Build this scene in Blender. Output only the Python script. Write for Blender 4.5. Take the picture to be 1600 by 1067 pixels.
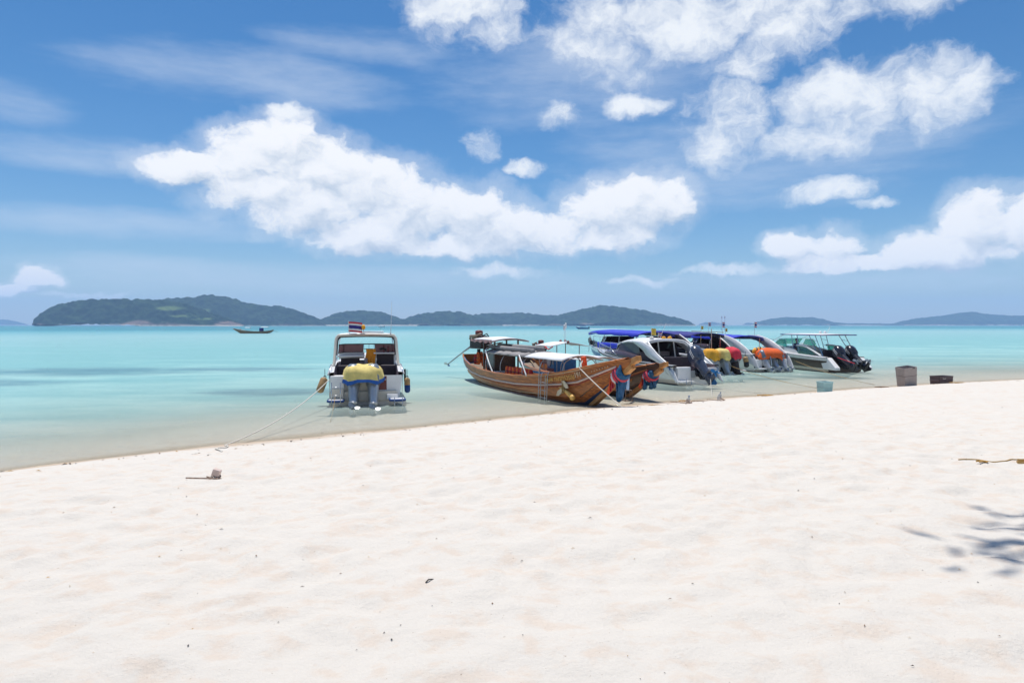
import bpy, bmesh, math, random
import numpy as np
from mathutils import Vector, Matrix, noise as mnoise

for o in list(bpy.data.objects):
    bpy.data.objects.remove(o)
R = math.radians
rnd = random.Random(11)
scene = bpy.context.scene
COL = scene.collection

# ------------------------------------------------------------------ camera
CAM_H = 2.65
cam_d = bpy.data.cameras.new('camera')
cam_d.sensor_width = 36.0
cam_d.lens = 24.0
cam_d.clip_start = 0.1
cam_d.clip_end = 60000.0
cam = bpy.data.objects.new('camera', cam_d)
COL.objects.link(cam)
cam.location = (0, 0, CAM_H)
cam.rotation_euler = (R(90 - 1.37), 0, 0)
scene.camera = cam

# ------------------------------------------------------------------ light and exposure
SUN_EL, SUN_AZ = 74.0, -22.0          # azimuth measured from +Y towards +X
sun_d = bpy.data.lights.new('sun', 'SUN')
sun_d.energy = 4.9
sun_d.angle = R(0.53)
sun_d.color = (1.0, 0.955, 0.89)
sun = bpy.data.objects.new('sun', sun_d)
COL.objects.link(sun)
sv = Vector((math.sin(R(SUN_AZ)) * math.cos(R(SUN_EL)), math.cos(R(SUN_AZ)) * math.cos(R(SUN_EL)), math.sin(R(SUN_EL))))
sun.rotation_euler = sv.to_track_quat('Z', 'Y').to_euler()
sun.location = (0, 0, 60)

vs = scene.view_settings
vs.view_transform = 'Standard'
vs.look = 'None'
vs.gamma = 1.0
vs.use_curve_mapping = False
vs.exposure = -0.10
cy = scene.cycles
cy.use_denoising = True
cy.max_bounces = 8
cy.diffuse_bounces = 3
cy.glossy_bounces = 3
cy.transmission_bounces = 4
cy.transparent_max_bounces = 16
cy.volume_bounces = 1
cy.caustics_reflective = False
cy.caustics_refractive = False
cy.sample_clamp_indirect = 6.0

SKY_STRENGTH = 0.12
world = bpy.data.worlds.new('World')
scene.world = world
world.use_nodes = True

def cloud_world():
    nt = world.node_tree
    nt.nodes.clear()
    N, L = nt.nodes, nt.links
    out = N.new('ShaderNodeOutputWorld')
    bg = N.new('ShaderNodeBackground')
    bg.inputs['Strength'].default_value = SKY_STRENGTH
    L.new(bg.outputs[0], out.inputs['Surface'])
    sky = N.new('ShaderNodeTexSky')
    sky.sky_type = 'NISHITA'
    sky.sun_disc = False
    sky.sun_elevation = R(SUN_EL)
    sky.sun_rotation = R(SUN_AZ)
    sky.air_density = 1.0
    sky.dust_density = 0.3
    sky.ozone_density = 5.0

    # clouds: soft lobes (azimuth, elevation, radii in px of the photograph turned into angles), broken up by fractal noise
    def lobe(px, py, rx, ry):
        u = (px - 800) / 1066.7
        v = (508 - py) / 1066.7
        a = math.atan(u)
        e = math.atan(v * math.cos(a))
        return (a, e, rx / 1066.7 * math.cos(a) ** 2, ry / 1066.7 * math.cos(a))
    cumulus = [lobe(*q) for q in [
        (290, 264, 80, 26), (375, 252, 72, 46), (445, 232, 62, 48), (520, 262, 66, 46), (430, 305, 112, 44),
        (590, 300, 96, 52), (660, 330, 100, 54), (740, 345, 90, 52), (800, 360, 80, 44), (500, 320, 110, 52), (850, 368, 80, 34), (585, 368, 112, 34), (935, 330, 66, 44),
        (1010, 318, 72, 44), (1045, 320, 42, 40), (960, 370, 84, 26), (700, 384, 130, 22),
        (1235, 385, 48, 26), (1300, 384, 50, 30), (1320, 412, 120, 14), (1430, 392, 70, 30), (1530, 350, 70, 56),
        (1620, 352, 80, 62), (1500, 396, 130, 26), (62, 436, 36, 15), (20, 450, 50, 11)]]
    # the same kind of cloud goes on round the rest of the sky
    cr = random.Random(5)
    for k in range(9):
        a = math.radians(60 + k * 29 + cr.uniform(-6, 6))
        e = math.radians(cr.uniform(8, 19))
        w = cr.uniform(0.1, 0.2)
        cumulus.append((a if a < math.pi else a - 2 * math.pi, e, w, w * 0.33))
    wispy = [lobe(*q) for q in [
        (715, 15, 80, 40), (765, 58, 50, 26), (950, 40, 84, 62), (1050, 50, 120, 56), (1200, 24, 150, 62), (1330, 8, 110, 40),
        (1170, 100, 44, 26), (1130, 185, 62, 44), (1112, 232, 44, 26), (1335, 155, 112, 50), (1262, 222, 72, 30),
        (1440, 158, 90, 42), (1510, 135, 44, 30), (990, 170, 42, 15), (752, 226, 24, 24), (820, 262, 27, 11),
        (1290, 300, 58, 14), (1370, 315, 30, 8), (872, 186, 28, 16), (456, 178, 26, 9), (130, 461, 62, 5),
        (1130, 424, 72, 8), (800, 425, 60, 10), (1010, 440, 60, 7)]]
    for k in range(8):
        a = math.radians(50 + k * 33 + cr.uniform(-8, 8))
        e = math.radians(cr.uniform(24, 50))
        w = cr.uniform(0.12, 0.25)
        wispy.append((a if a < math.pi else a - 2 * math.pi, e, w, w * 0.45))
    faint = [lobe(*q) for q in [(30, 165, 110, 34), (160, 245, 220, 26), (200, 350, 260, 24), (420, 130, 240, 40), (620, 80, 160, 24), (560, 440, 420, 22), (300, 420, 300, 18), (1300, 440, 400, 20), (900, 120, 260, 60), (1180, 250, 300, 60)]]

    def field_group(name, lobes):
        g = bpy.data.node_groups.new(name, 'ShaderNodeTree')
        g.interface.new_socket('P', in_out='INPUT', socket_type='NodeSocketVector')
        g.interface.new_socket('F', in_out='OUTPUT', socket_type='NodeSocketFloat')
        gi = g.nodes.new('NodeGroupInput')
        go = g.nodes.new('NodeGroupOutput')
        prev = None
        for (a, e, ra, re) in lobes:
            m = g.nodes.new('ShaderNodeVectorMath'); m.operation = 'MULTIPLY_ADD'
            g.links.new(gi.outputs[0], m.inputs[0])
            m.inputs[1].default_value = (1 / ra, 1 / re, 0)
            m.inputs[2].default_value = (-a / ra, -e / re, 0)
            d = g.nodes.new('ShaderNodeVectorMath'); d.operation = 'DOT_PRODUCT'
            g.links.new(m.outputs[0], d.inputs[0]); g.links.new(m.outputs[0], d.inputs[1])
            if prev is None:
                prev = d.outputs['Value']
            else:
                s = g.nodes.new('ShaderNodeMath'); s.operation = 'SMOOTH_MIN'
                g.links.new(prev, s.inputs[0]); g.links.new(d.outputs['Value'], s.inputs[1])
                s.inputs[2].default_value = 0.35
                prev = s.outputs[0]
        f = g.nodes.new('ShaderNodeMath'); f.operation = 'SUBTRACT'
        f.inputs[0].default_value = 1.0
        g.links.new(prev, f.inputs[1])
        c = g.nodes.new('ShaderNodeMath'); c.operation = 'MAXIMUM'
        g.links.new(f.outputs[0], c.inputs[0]); c.inputs[1].default_value = -3.0
        g.links.new(c.outputs[0], go.inputs[0])
        return g

    def math_n(op, a, b=None, c=None, clamp=False):
        m = N.new('ShaderNodeMath'); m.operation = op; m.use_clamp = clamp
        for k, v in enumerate((a, b, c)):
            if v is None: continue
            if isinstance(v, (int, float)): m.inputs[k].default_value = v
            else: L.new(v, m.inputs[k])
        return m.outputs[0]

    tc = N.new('ShaderNodeTexCoord')
    sep = N.new('ShaderNodeSeparateXYZ')
    L.new(tc.outputs['Generated'], sep.inputs[0])
    az = math_n('ARCTAN2', sep.outputs[0], sep.outputs[1])
    el = math_n('ARCSINE', sep.outputs[2])
    P = N.new('ShaderNodeCombineXYZ')
    L.new(az, P.inputs[0]); L.new(el, P.inputs[1])

    def noise(vec, scale, detail, rough, sx=1.0, sy=1.0, off=0.0):
        mp = N.new('ShaderNodeVectorMath'); mp.operation = 'MULTIPLY_ADD'
        L.new(vec, mp.inputs[0])
        mp.inputs[1].default_value = (sx, sy, 1)
        mp.inputs[2].default_value = (off, off * 0.7, off * 0.3)
        n = N.new('ShaderNodeTexNoise'); n.noise_dimensions = '2D'
        n.inputs['Scale'].default_value = scale
        n.inputs['Detail'].default_value = detail
        n.inputs['Roughness'].default_value = rough
        L.new(mp.outputs[0], n.inputs['Vector'])
        return n

    def smooth(v, lo, hi):
        m = N.new('ShaderNodeMapRange'); m.interpolation_type = 'SMOOTHSTEP'
        m.inputs['From Min'].default_value = lo; m.inputs['From Max'].default_value = hi
        L.new(v, m.inputs['Value'])
        return m.outputs['Result']

    gC = field_group('cumulus_field', cumulus)
    gW = field_group('wispy_field', wispy)
    gZ = field_group('faint_field', faint)

    def inst(g, vec):
        n = N.new('ShaderNodeGroup'); n.node_tree = g
        L.new(vec, n.inputs[0])
        return n.outputs[0]

    # small domain warp makes billowed edges
    warp = noise(P.outputs[0], 22, 4, 0.55, 1, 1.3, 3.1)
    wv = N.new('ShaderNodeVectorMath'); wv.operation = 'MULTIPLY_ADD'
    L.new(warp.outputs['Color'], wv.inputs[0])
    wv.inputs[1].default_value = (0.036, 0.030, 0)
    L.new(P.outputs[0], wv.inputs[2])
    sh = N.new('ShaderNodeVectorMath'); sh.operation = 'ADD'
    L.new(wv.outputs[0], sh.inputs[0]); sh.inputs[1].default_value = (-0.018, -0.015, 0)
    PW = sh.outputs[0]
    up = N.new('ShaderNodeVectorMath'); up.operation = 'ADD'
    L.new(PW, up.inputs[0]); up.inputs[1].default_value = (-0.007, 0.020, 0)
    PU = up.outputs[0]

    def dens_c(vec):
        n = noise(vec, 15, 10, 0.62, 1, 1.35)
        f = inst(gC, vec)
        return math_n('ADD', math_n('MULTIPLY', f, 0.95), math_n('MULTIPLY', math_n('SUBTRACT', n.outputs['Fac'], 0.47), 2.0))
    dC = dens_c(PW)
    dU = dens_c(PU)
    aCore = smooth(dC, -0.20, 0.62)
    veil = math_n('MULTIPLY', smooth(dC, -1.1, 0.25), 0.30)
    aC = math_n('MAXIMUM', aCore, veil)
    # light comes from above: where the cloud is thick just above a point, that point is greyer
    diff = math_n('SUBTRACT', dU, dC)
    shade = smooth(math_n('ADD', math_n('MULTIPLY', diff, 0.9), math_n('MULTIPLY', dU, 0.55)), -0.25, 1.75)

    nW = noise(PW, 10, 10, 0.64, 1, 1.25, 7.7)
    fW = inst(gW, PW)
    dW = math_n('ADD', math_n('MULTIPLY', fW, 0.50), math_n('MULTIPLY', math_n('SUBTRACT', nW.outputs['Fac'], 0.46), 3.2))
    aW = math_n('MULTIPLY', smooth(dW, -0.45, 1.05), 0.96)

    nZ = noise(P.outputs[0], 7, 8, 0.62, 0.6, 2.6, 1.7)
    fZ = inst(gZ, P.outputs[0])
    dZ = math_n('ADD', math_n('MULTIPLY', fZ, 0.55), math_n('MULTIPLY', math_n('SUBTRACT', nZ.outputs['Fac'], 0.45), 2.2))
    aZ = math_n('MULTIPLY', smooth(dZ, -0.35, 1.3), 0.48)

    ccol = N.new('ShaderNodeMixRGB')
    k = 1.0 / SKY_STRENGTH
    ccol.inputs[1].default_value = (1.10 * k, 1.10 * k, 1.11 * k, 1)
    ccol.inputs[2].default_value = (0.56 * k, 0.66 * k, 0.79 * k, 1)
    L.new(shade, ccol.inputs[0])
    m1 = N.new('ShaderNodeMixRGB')
    hs = N.new('ShaderNodeHueSaturation'); hs.inputs['Saturation'].default_value = 1.30; hs.inputs['Value'].default_value = 0.90
    L.new(sky.outputs[0], hs.inputs['Color'])
    L.new(aZ, m1.inputs[0]); L.new(hs.outputs[0], m1.inputs[1]); m1.inputs[2].default_value = (0.78 * k, 0.86 * k, 0.98 * k, 1)
    m2 = N.new('ShaderNodeMixRGB')
    L.new(aW, m2.inputs[0]); L.new(m1.outputs[0], m2.inputs[1]); m2.inputs[2].default_value = (1.02 * k, 1.05 * k, 1.08 * k, 1)
    m3 = N.new('ShaderNodeMixRGB')
    L.new(aC, m3.inputs[0]); L.new(m2.outputs[0], m3.inputs[1]); L.new(ccol.outputs[0], m3.inputs[2])
    L.new(m3.outputs[0], bg.inputs['Color'])
cloud_world()
try:
    world.cycles.sampling_method = 'MANUAL'
    world.cycles.sample_map_resolution = 512
except Exception:
    pass

# ------------------------------------------------------------------ materials
M = {}
def mat(name, col, rough=0.5, var=0.0, scale=6.0, metal=0.0, bump=0.0, bscale=40.0, coat=0.0, col2=None, alpha=None, stretch=(1, 1, 1)):
    m = bpy.data.materials.new(name)
    m.use_nodes = True
    nt = m.node_tree
    b = nt.nodes['Principled BSDF']
    b.inputs['Roughness'].default_value = rough
    b.inputs['Metallic'].default_value = metal
    if coat: b.inputs['Coat Weight'].default_value = coat
    if alpha is not None: b.inputs['Alpha'].default_value = alpha
    tc = nt.nodes.new('ShaderNodeTexCoord')
    mp = nt.nodes.new('ShaderNodeMapping')
    mp.inputs['Scale'].default_value = stretch
    nt.links.new(tc.outputs['Object'], mp.inputs[0])
    n = nt.nodes.new('ShaderNodeTexNoise')
    n.inputs['Scale'].default_value = scale
    n.inputs['Detail'].default_value = 5
    nt.links.new(mp.outputs[0], n.inputs['Vector'])
    r = nt.nodes.new('ShaderNodeValToRGB')
    c1 = [max(0, c * (1 - var)) for c in col]
    c2 = [min(1, c * (1 + var)) for c in (col2 or col)]
    r.color_ramp.elements[0].position = 0.3
    r.color_ramp.elements[1].position = 0.7
    r.color_ramp.elements[0].color = (*c1, 1)
    r.color_ramp.elements[1].color = (*c2, 1)
    nt.links.new(n.outputs['Fac'], r.inputs[0])
    nt.links.new(r.outputs[0], b.inputs['Base Color'])
    if bump:
        n2 = nt.nodes.new('ShaderNodeTexNoise')
        n2.inputs['Scale'].default_value = bscale
        n2.inputs['Detail'].default_value = 4
        nt.links.new(mp.outputs[0], n2.inputs['Vector'])
        bp = nt.nodes.new('ShaderNodeBump')
        bp.inputs['Strength'].default_value = bump
        bp.inputs['Distance'].default_value = 0.02
        nt.links.new(n2.outputs['Fac'], bp.inputs['Height'])
        nt.links.new(bp.outputs[0], b.inputs['Normal'])
    M[name] = m
    return m

mat('gel_white', (0.80, 0.79, 0.77), 0.28, 0.05, 3.0)
mat('gel_cream', (0.66, 0.60, 0.50), 0.35, 0.08, 3.0)
mat('gel_silver', (0.66, 0.68, 0.68), 0.25, 0.06, 2.0, metal=0.25)
mat('gel_grey', (0.50, 0.51, 0.54), 0.35, 0.06, 2.0)
mat('antifoul_dark', (0.045, 0.035, 0.030), 0.6, 0.3, 5.0)
mat('antifoul_brown', (0.16, 0.10, 0.05), 0.6, 0.35, 6.0)
mat('stripe_brown', (0.050, 0.026, 0.020), 0.3, 0.15, 4.0)
mat('stripe_blue', (0.04, 0.12, 0.30), 0.35, 0.15, 4.0)
mat('canvas_blue', (0.012, 0.030, 0.50), 0.7, 0.12, 3.0, bump=0.25, bscale=5)
mat('canvas_navy', (0.012, 0.018, 0.20), 0.7, 0.15, 3.0, bump=0.25, bscale=5)
mat('canvas_white', (0.72, 0.72, 0.72), 0.75, 0.05, 3.0, bump=0.3, bscale=6)
mat('canvas_grey', (0.30, 0.28, 0.27), 0.85, 0.3, 9.0, bump=0.6, bscale=14, stretch=(1, 3, 1))
mat('canvas_pink', (0.46, 0.25, 0.23), 0.8, 0.1, 3.0)
mat('cloth_yellow', (0.76, 0.60, 0.20), 0.85, 0.16, 5.0, bump=0.15, bscale=9)
mat('cloth_blue', (0.015, 0.10, 0.40), 0.8, 0.15, 5.0, bump=0.15, bscale=9)
mat('cloth_red', (0.66, 0.03, 0.06), 0.8, 0.15, 5.0, bump=0.15, bscale=9)
mat('cloth_orange', (0.80, 0.12, 0.015), 0.8, 0.12, 5.0, bump=0.4, bscale=9)
mat('cloth_saffron', (0.85, 0.30, 0.015), 0.85, 0.12, 8.0, bump=0.4, bscale=12, stretch=(4, 4, 0.6))
mat('cloth_amber', (0.80, 0.38, 0.03), 0.85, 0.15, 5.0, bump=0.15, bscale=9)
mat('silk_blue', (0.004, 0.085, 0.20), 0.55, 0.45, 16.0, bump=0.7, bscale=22)
mat('silk_pink', (0.62, 0.05, 0.08), 0.55, 0.25, 16.0, bump=0.5, bscale=22)
mat('silk_orange', (0.80, 0.10, 0.02), 0.55, 0.2, 16.0, bump=0.5, bscale=22)
mat('vest_orange', (0.82, 0.16, 0.02), 0.75, 0.12, 8.0, bump=0.3, bscale=12)
mat('vest_red', (0.50, 0.025, 0.02), 0.75, 0.15, 8.0, bump=0.3, bscale=12)
mat('motor_grey', (0.22, 0.25, 0.28), 0.30, 0.25, 5.0, metal=0.35)
mat('motor_silver', (0.46, 0.48, 0.50), 0.30, 0.15, 6.0, metal=0.5)
mat('motor_black', (0.020, 0.018, 0.026), 0.22, 0.2, 5.0, coat=0.4)
mat('motor_navy', (0.055, 0.065, 0.10), 0.20, 0.2, 5.0, coat=0.5)
mat('skeg_blue', (0.01, 0.12, 0.30), 0.35, 0.2, 5.0)
mat('decal_white', (0.75, 0.75, 0.75), 0.4)
mat('decal_dark', (0.09, 0.085, 0.09), 0.45)
mat('steel', (0.62, 0.62, 0.62), 0.22, 0.08, 6.0, metal=0.9)
mat('rust_steel', (0.32, 0.22, 0.16), 0.6, 0.4, 20.0, metal=0.3)
mat('galvanised', (0.42, 0.42, 0.42), 0.5, 0.2, 14.0, metal=0.6)
mat('engine_iron', (0.055, 0.035, 0.032), 0.5, 0.5, 20.0, metal=0.4)
mat('engine_red', (0.20, 0.035, 0.03), 0.5, 0.3, 14.0)
mat('black_rubber', (0.018, 0.018, 0.020), 0.6, 0.2, 8.0)
mat('seat_dark', (0.035, 0.022, 0.030), 0.6, 0.2, 5.0)
mat('vinyl_mauve', (0.30, 0.23, 0.24), 0.5, 0.1, 4.0)
mat('door_red', (0.17, 0.030, 0.025), 0.4, 0.15, 5.0)
mat('wood_varnish', (0.23, 0.058, 0.008), 0.5, 0.42, 3.2, bump=0.25, bscale=8, col2=(0.42, 0.135, 0.022), stretch=(6, 0.5, 9))
mat('wood_dark', (0.060, 0.024, 0.012), 0.35, 0.4, 3.2, bump=0.25, bscale=8, coat=0.2, col2=(0.10, 0.042, 0.018), stretch=(6, 0.5, 9))
mat('wood_orange', (0.42, 0.13, 0.028), 0.4, 0.25, 3.5, bump=0.2, bscale=9, col2=(0.48, 0.17, 0.04), stretch=(5, 0.6, 6))
mat('wood_light', (0.46, 0.19, 0.045), 0.5, 0.2, 4.0, bump=0.25, bscale=10, col2=(0.52, 0.25, 0.07), stretch=(5, 1, 1))
mat('wood_grey', (0.26, 0.19, 0.13), 0.7, 0.3, 5.0, bump=0.4, bscale=14, stretch=(5, 0.6, 5))
mat('paint_pink', (0.66, 0.50, 0.42), 0.45, 0.1, 6.0)
mat('paint_blue', (0.03, 0.16, 0.36), 0.5, 0.2, 6.0)
mat('paint_red', (0.30, 0.035, 0.02), 0.5, 0.2, 6.0)
mat('waterline_blue', (0.018, 0.045, 0.11), 0.45, 0.2, 6.0)
mat('gilt', (0.80, 0.48, 0.12), 0.4, 0.2, 20.0)
mat('gilt_pale', (0.72, 0.60, 0.40), 0.5, 0.15, 20.0)
mat('rope_white', (0.70, 0.66, 0.58), 0.9, 0.1, 60.0, bump=0.6, bscale=120)
mat('rope_tan', (0.46, 0.30, 0.12), 0.9, 0.2, 60.0, bump=0.6, bscale=120)
mat('fender_tan', (0.40, 0.24, 0.10), 0.6, 0.25, 8.0)
mat('fender_blue', (0.012, 0.06, 0.22), 0.5, 0.15, 8.0)
mat('flag_red', (0.60, 0.03, 0.04), 0.8, 0.05)
mat('flag_white', (0.78, 0.77, 0.76), 0.8, 0.03)
mat('flag_blue', (0.035, 0.03, 0.22), 0.8, 0.05)
mat('flag_yellow', (0.80, 0.55, 0.08), 0.8, 0.05)
mat('skin', (0.26, 0.13, 0.075), 0.55, 0.1, 10.0)
mat('shirt_blue', (0.010, 0.025, 0.11), 0.8, 0.15, 10.0)
mat('trousers_tan', (0.35, 0.24, 0.18), 0.8, 0.1, 10.0)
mat('hair_black', (0.012, 0.010, 0.010), 0.6, 0.2, 30.0)
mat('plastic_aqua', (0.36, 0.56, 0.55), 0.45, 0.06, 8.0)
mat('plastic_taupe', (0.34, 0.29, 0.265), 0.6, 0.08, 8.0)
mat('plastic_maroon', (0.075, 0.045, 0.050), 0.55, 0.15, 8.0)
mat('plastic_slate', (0.09, 0.085, 0.12), 0.55, 0.15, 8.0)
mat('bark', (0.14, 0.10, 0.07), 0.9, 0.3, 8.0, bump=0.6, bscale=20)
mat('leaf_green', (0.05, 0.10, 0.025), 0.6, 0.35, 3.0)
mat('litter_brown', (0.20, 0.11, 0.05), 0.9, 0.4, 9.0)
mat('litter_dark', (0.06, 0.045, 0.035), 0.9, 0.3, 9.0)
mat('litter_ochre', (0.48, 0.27, 0.07), 0.9, 0.25, 9.0)
mat('emblem_pink', (0.62, 0.45, 0.42), 0.6, 0.1, 20.0)
mat('foam_white', (0.78, 0.80, 0.80), 0.8, 0.05)

def glass_mat(name, tint, opacity, rough=0.06):
    m = bpy.data.materials.new(name); m.use_nodes = True
    nt = m.node_tree; nt.nodes.clear()
    o = nt.nodes.new('ShaderNodeOutputMaterial')
    t = nt.nodes.new('ShaderNodeBsdfTransparent'); t.inputs[0].default_value = (*tint, 1)
    d = nt.nodes.new('ShaderNodeBsdfPrincipled'); d.inputs['Base Color'].default_value = (*[c * 0.5 for c in tint], 1)
    d.inputs['Roughness'].default_value = rough
    n = nt.nodes.new('ShaderNodeTexNoise'); n.inputs['Scale'].default_value = 4
    mr = nt.nodes.new('ShaderNodeMapRange')
    mr.inputs['To Min'].default_value = opacity * 0.85; mr.inputs['To Max'].default_value = min(1, opacity * 1.15)
    nt.links.new(n.outputs['Fac'], mr.inputs['Value'])
    mx = nt.nodes.new('ShaderNodeMixShader')
    nt.links.new(mr.outputs[0], mx.inputs[0]); nt.links.new(t.outputs[0], mx.inputs[1]); nt.links.new(d.outputs[0], mx.inputs[2])
    nt.links.new(mx.outputs[0], o.inputs[0])
    M[name] = m
glass_mat('glass_pink', (0.70, 0.42, 0.42), 0.55)
glass_mat('glass_green', (0.45, 0.80, 0.72), 0.35)
glass_mat('glass_dark', (0.20, 0.15, 0.18), 0.85)
glass_mat('plastic_clear', (0.85, 0.88, 0.92), 0.35, 0.15)

# ------------------------------------------------------------------ mesh helpers
class MB:
    def __init__(self):
        self.v, self.f, self.m, self.mats = [], [], [], []
    def mi(self, m):
        if m not in self.mats: self.mats.append(m)
        return self.mats.index(m)
    def add(self, vs, fs, m):
        b = len(self.v); k = self.mi(m)
        self.v += [tuple(p) for p in vs]
        for f in fs:
            self.f.append(tuple(b + i for i in f)); self.m.append(k)
        return self
    def box(self, c, s, m, rot=None, taper=1.0):
        x, y, z = s[0] / 2, s[1] / 2, s[2] / 2
        vs = [Vector((sx * x * (taper if sz > 0 else 1), sy * y * (taper if sz > 0 else 1), sz * z)) for sz in (-1, 1) for sy in (-1, 1) for sx in (-1, 1)]
        if rot is not None: vs = [rot @ p for p in vs]
        c = Vector(c)
        return self.add([p + c for p in vs], [(0, 2, 3, 1), (4, 5, 7, 6), (0, 1, 5, 4), (2, 6, 7, 3), (0, 4, 6, 2), (1, 3, 7, 5)], m)
    def tube(self, path, r, m, n=6, cap=True, closed=False):
        path = [Vector(p) for p in path]
        k = len(path)
        rs = r if isinstance(r, (list, tuple)) else [r] * k
        vs, fs = [], []
        ref = None
        for i, p in enumerate(path):
            a = path[(i - 1) % k] if (i > 0 or closed) else p
            b = path[(i + 1) % k] if (i < k - 1 or closed) else p
            t = (b - a)
            if t.length < 1e-9: t = Vector((0, 0, 1))
            t.normalize()
            if ref is None:
                ref = Vector((0, 0, 1)) if abs(t.z) < 0.9 else Vector((1, 0, 0))
            u = t.cross(ref)
            if u.length < 1e-4: u = t.cross(Vector((0.3, 1, 0.2)))
            u.normalize(); w = u.cross(t).normalized()
            ref = w
            for j in range(n):
                an = 2 * math.pi * j / n
                vs.append(p + (u * math.cos(an) + w * math.sin(an)) * rs[i])
        for i in range(k if closed else k - 1):
            for j in range(n):
                i2 = (i + 1) % k
                fs.append((i * n + j, i * n + (j + 1) % n, i2 * n + (j + 1) % n, i2 * n + j))
        if cap and not closed:
            fs.append(tuple(range(n - 1, -1, -1))); fs.append(tuple((k - 1) * n + j for j in range(n)))
        return self.add(vs, fs, m)
    def grid(self, rows, m, closed=False, mrow=None):
        # rows: list of equal-length point lists; mrow: material for each strip along the points
        n = len(rows[0]); b = len(self.v)
        for r in rows: self.v += [tuple(p) for p in r]
        for i in range(len(rows) - 1):
            for j in range(n if closed else n - 1):
                j2 = (j + 1) % n
                self.f.append((b + i * n + j, b + i * n + j2, b + (i + 1) * n + j2, b + (i + 1) * n + j))
                self.m.append(self.mi(mrow[j] if mrow else m))
        return self
    def prism(self, pts, off, m):
        # polygon (list of Vector) extruded by vector off
        n = len(pts); off = Vector(off)
        vs = [Vector(p) for p in pts] + [Vector(p) + off for p in pts]
        fs = [tuple(range(n - 1, -1, -1)), tuple(range(n, 2 * n))] + [(i, (i + 1) % n, n + (i + 1) % n, n + i) for i in range(n)]
        return self.add(vs, fs, m)
    def lathe(self, prof, m, c=(0, 0, 0), n=12, axis='z'):
        vs, fs = [], []
        for (r, z) in prof:
            for j in range(n):
                a = 2 * math.pi * j / n
                p = (r * math.cos(a), r * math.sin(a), z)
                if axis == 'y': p = (p[0], p[2], p[1])
                if axis == 'x': p = (p[2], p[0], p[1])
                vs.append((p[0] + c[0], p[1] + c[1], p[2] + c[2]))
        for i in range(len(prof) - 1):
            for j in range(n):
                fs.append((i * n + j, i * n + (j + 1) % n, (i + 1) * n + (j + 1) % n, (i + 1) * n + j))
        fs.append(tuple(range(n))); fs.append(tuple((len(prof) - 1) * n + j for j in range(n)))
        return self.add(vs, fs, m)
    def xf(self, mtx):
        self.v = [tuple(mtx @ Vector(p)) for p in self.v]
        return self
    def build(self, name, parent=None, smooth=False, world=None, bevel=0.0, solid=0.0, fix=True):
        me = bpy.data.meshes.new(name)
        vs = self.v
        loc = None
        if parent is None:
            if world is not None: vs = [tuple(world @ Vector(p)) for p in vs]
            a = np.array(vs)
            loc = ((a[:, 0].min() + a[:, 0].max()) / 2, (a[:, 1].min() + a[:, 1].max()) / 2, a[:, 2].min())
            vs = [tuple(q) for q in (a - np.array(loc))]
        me.from_pydata(vs, [], self.f)
        for k in self.mats: me.materials.append(M[k])
        me.polygons.foreach_set('material_index', self.m)
        me.update()
        if fix:
            bm = bmesh.new(); bm.from_mesh(me)
            bmesh.ops.recalc_face_normals(bm, faces=bm.faces)
            bm.to_mesh(me); bm.free()
        if smooth: me.polygons.foreach_set('use_smooth', [True] * len(me.polygons))
        o = bpy.data.objects.new(name, me)
        COL.objects.link(o)
        if parent is not None: o.parent = parent
        if loc is not None: o.location = loc
        if solid:
            md = o.modifiers.new('thick', 'SOLIDIFY'); md.thickness = solid; md.offset = 0
        if bevel:
            md = o.modifiers.new('bevel', 'BEVEL'); md.width = bevel; md.segments = 2; md.limit_method = 'ANGLE'
        return o

def tag(o, label, cat, group=None, kind=None):
    o['label'] = label
    o['category'] = cat
    if group: o['group'] = group
    if kind: o['kind'] = kind
    return o
def empty(name, loc=(0, 0, 0), rz=0.0, parent=None, rot=None):
    o = bpy.data.objects.new(name, None)
    o.empty_display_size = 0.3
    COL.objects.link(o)
    o.location = loc
    o.rotation_euler = rot if rot else (0, 0, rz)
    if parent: o.parent = parent
    return o
def copy_tree(o, parent=None):
    c = o.copy(); COL.objects.link(c)
    if parent: c.parent = parent
    for ch in list(o.children): copy_tree(ch, c)
    return c
def mtx(o):
    return Matrix.LocRotScale(o.location, o.rotation_euler, o.scale)
def lerp(a, b, t): return a + (b - a) * t
def interp(x, xs, ys): return float(np.interp(x, xs, ys))
def catenary(a, b, sag, n=16):
    a, b = Vector(a), Vector(b)
    return [a.lerp(b, i / n) - Vector((0, 0, sag * 4 * (i / n) * (1 - i / n))) for i in range(n + 1)]

# ------------------------------------------------------------------ ground: beach and sea bed in one sheet
SX = [-400, -60, -30, -9.3, -4.6, 0, 5.4, 13.4, 25, 60, 200, 900]
SY = [-330, -40, -8, 12.5, 16.4, 19.9, 23.2, 28.4, 33.4, 43, 62, 90]
_xs = np.linspace(-400, 900, 5201)
_ys = np.interp(_xs, SX, SY)
_k = np.exp(-0.5 * (np.arange(-30, 31) / 10.0) ** 2); _k /= _k.sum()
_ysm = np.convolve(np.pad(_ys, 30, mode='edge'), _k, mode='valid')
def shore_y(x): return np.interp(x, _xs, _ysm)

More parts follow.
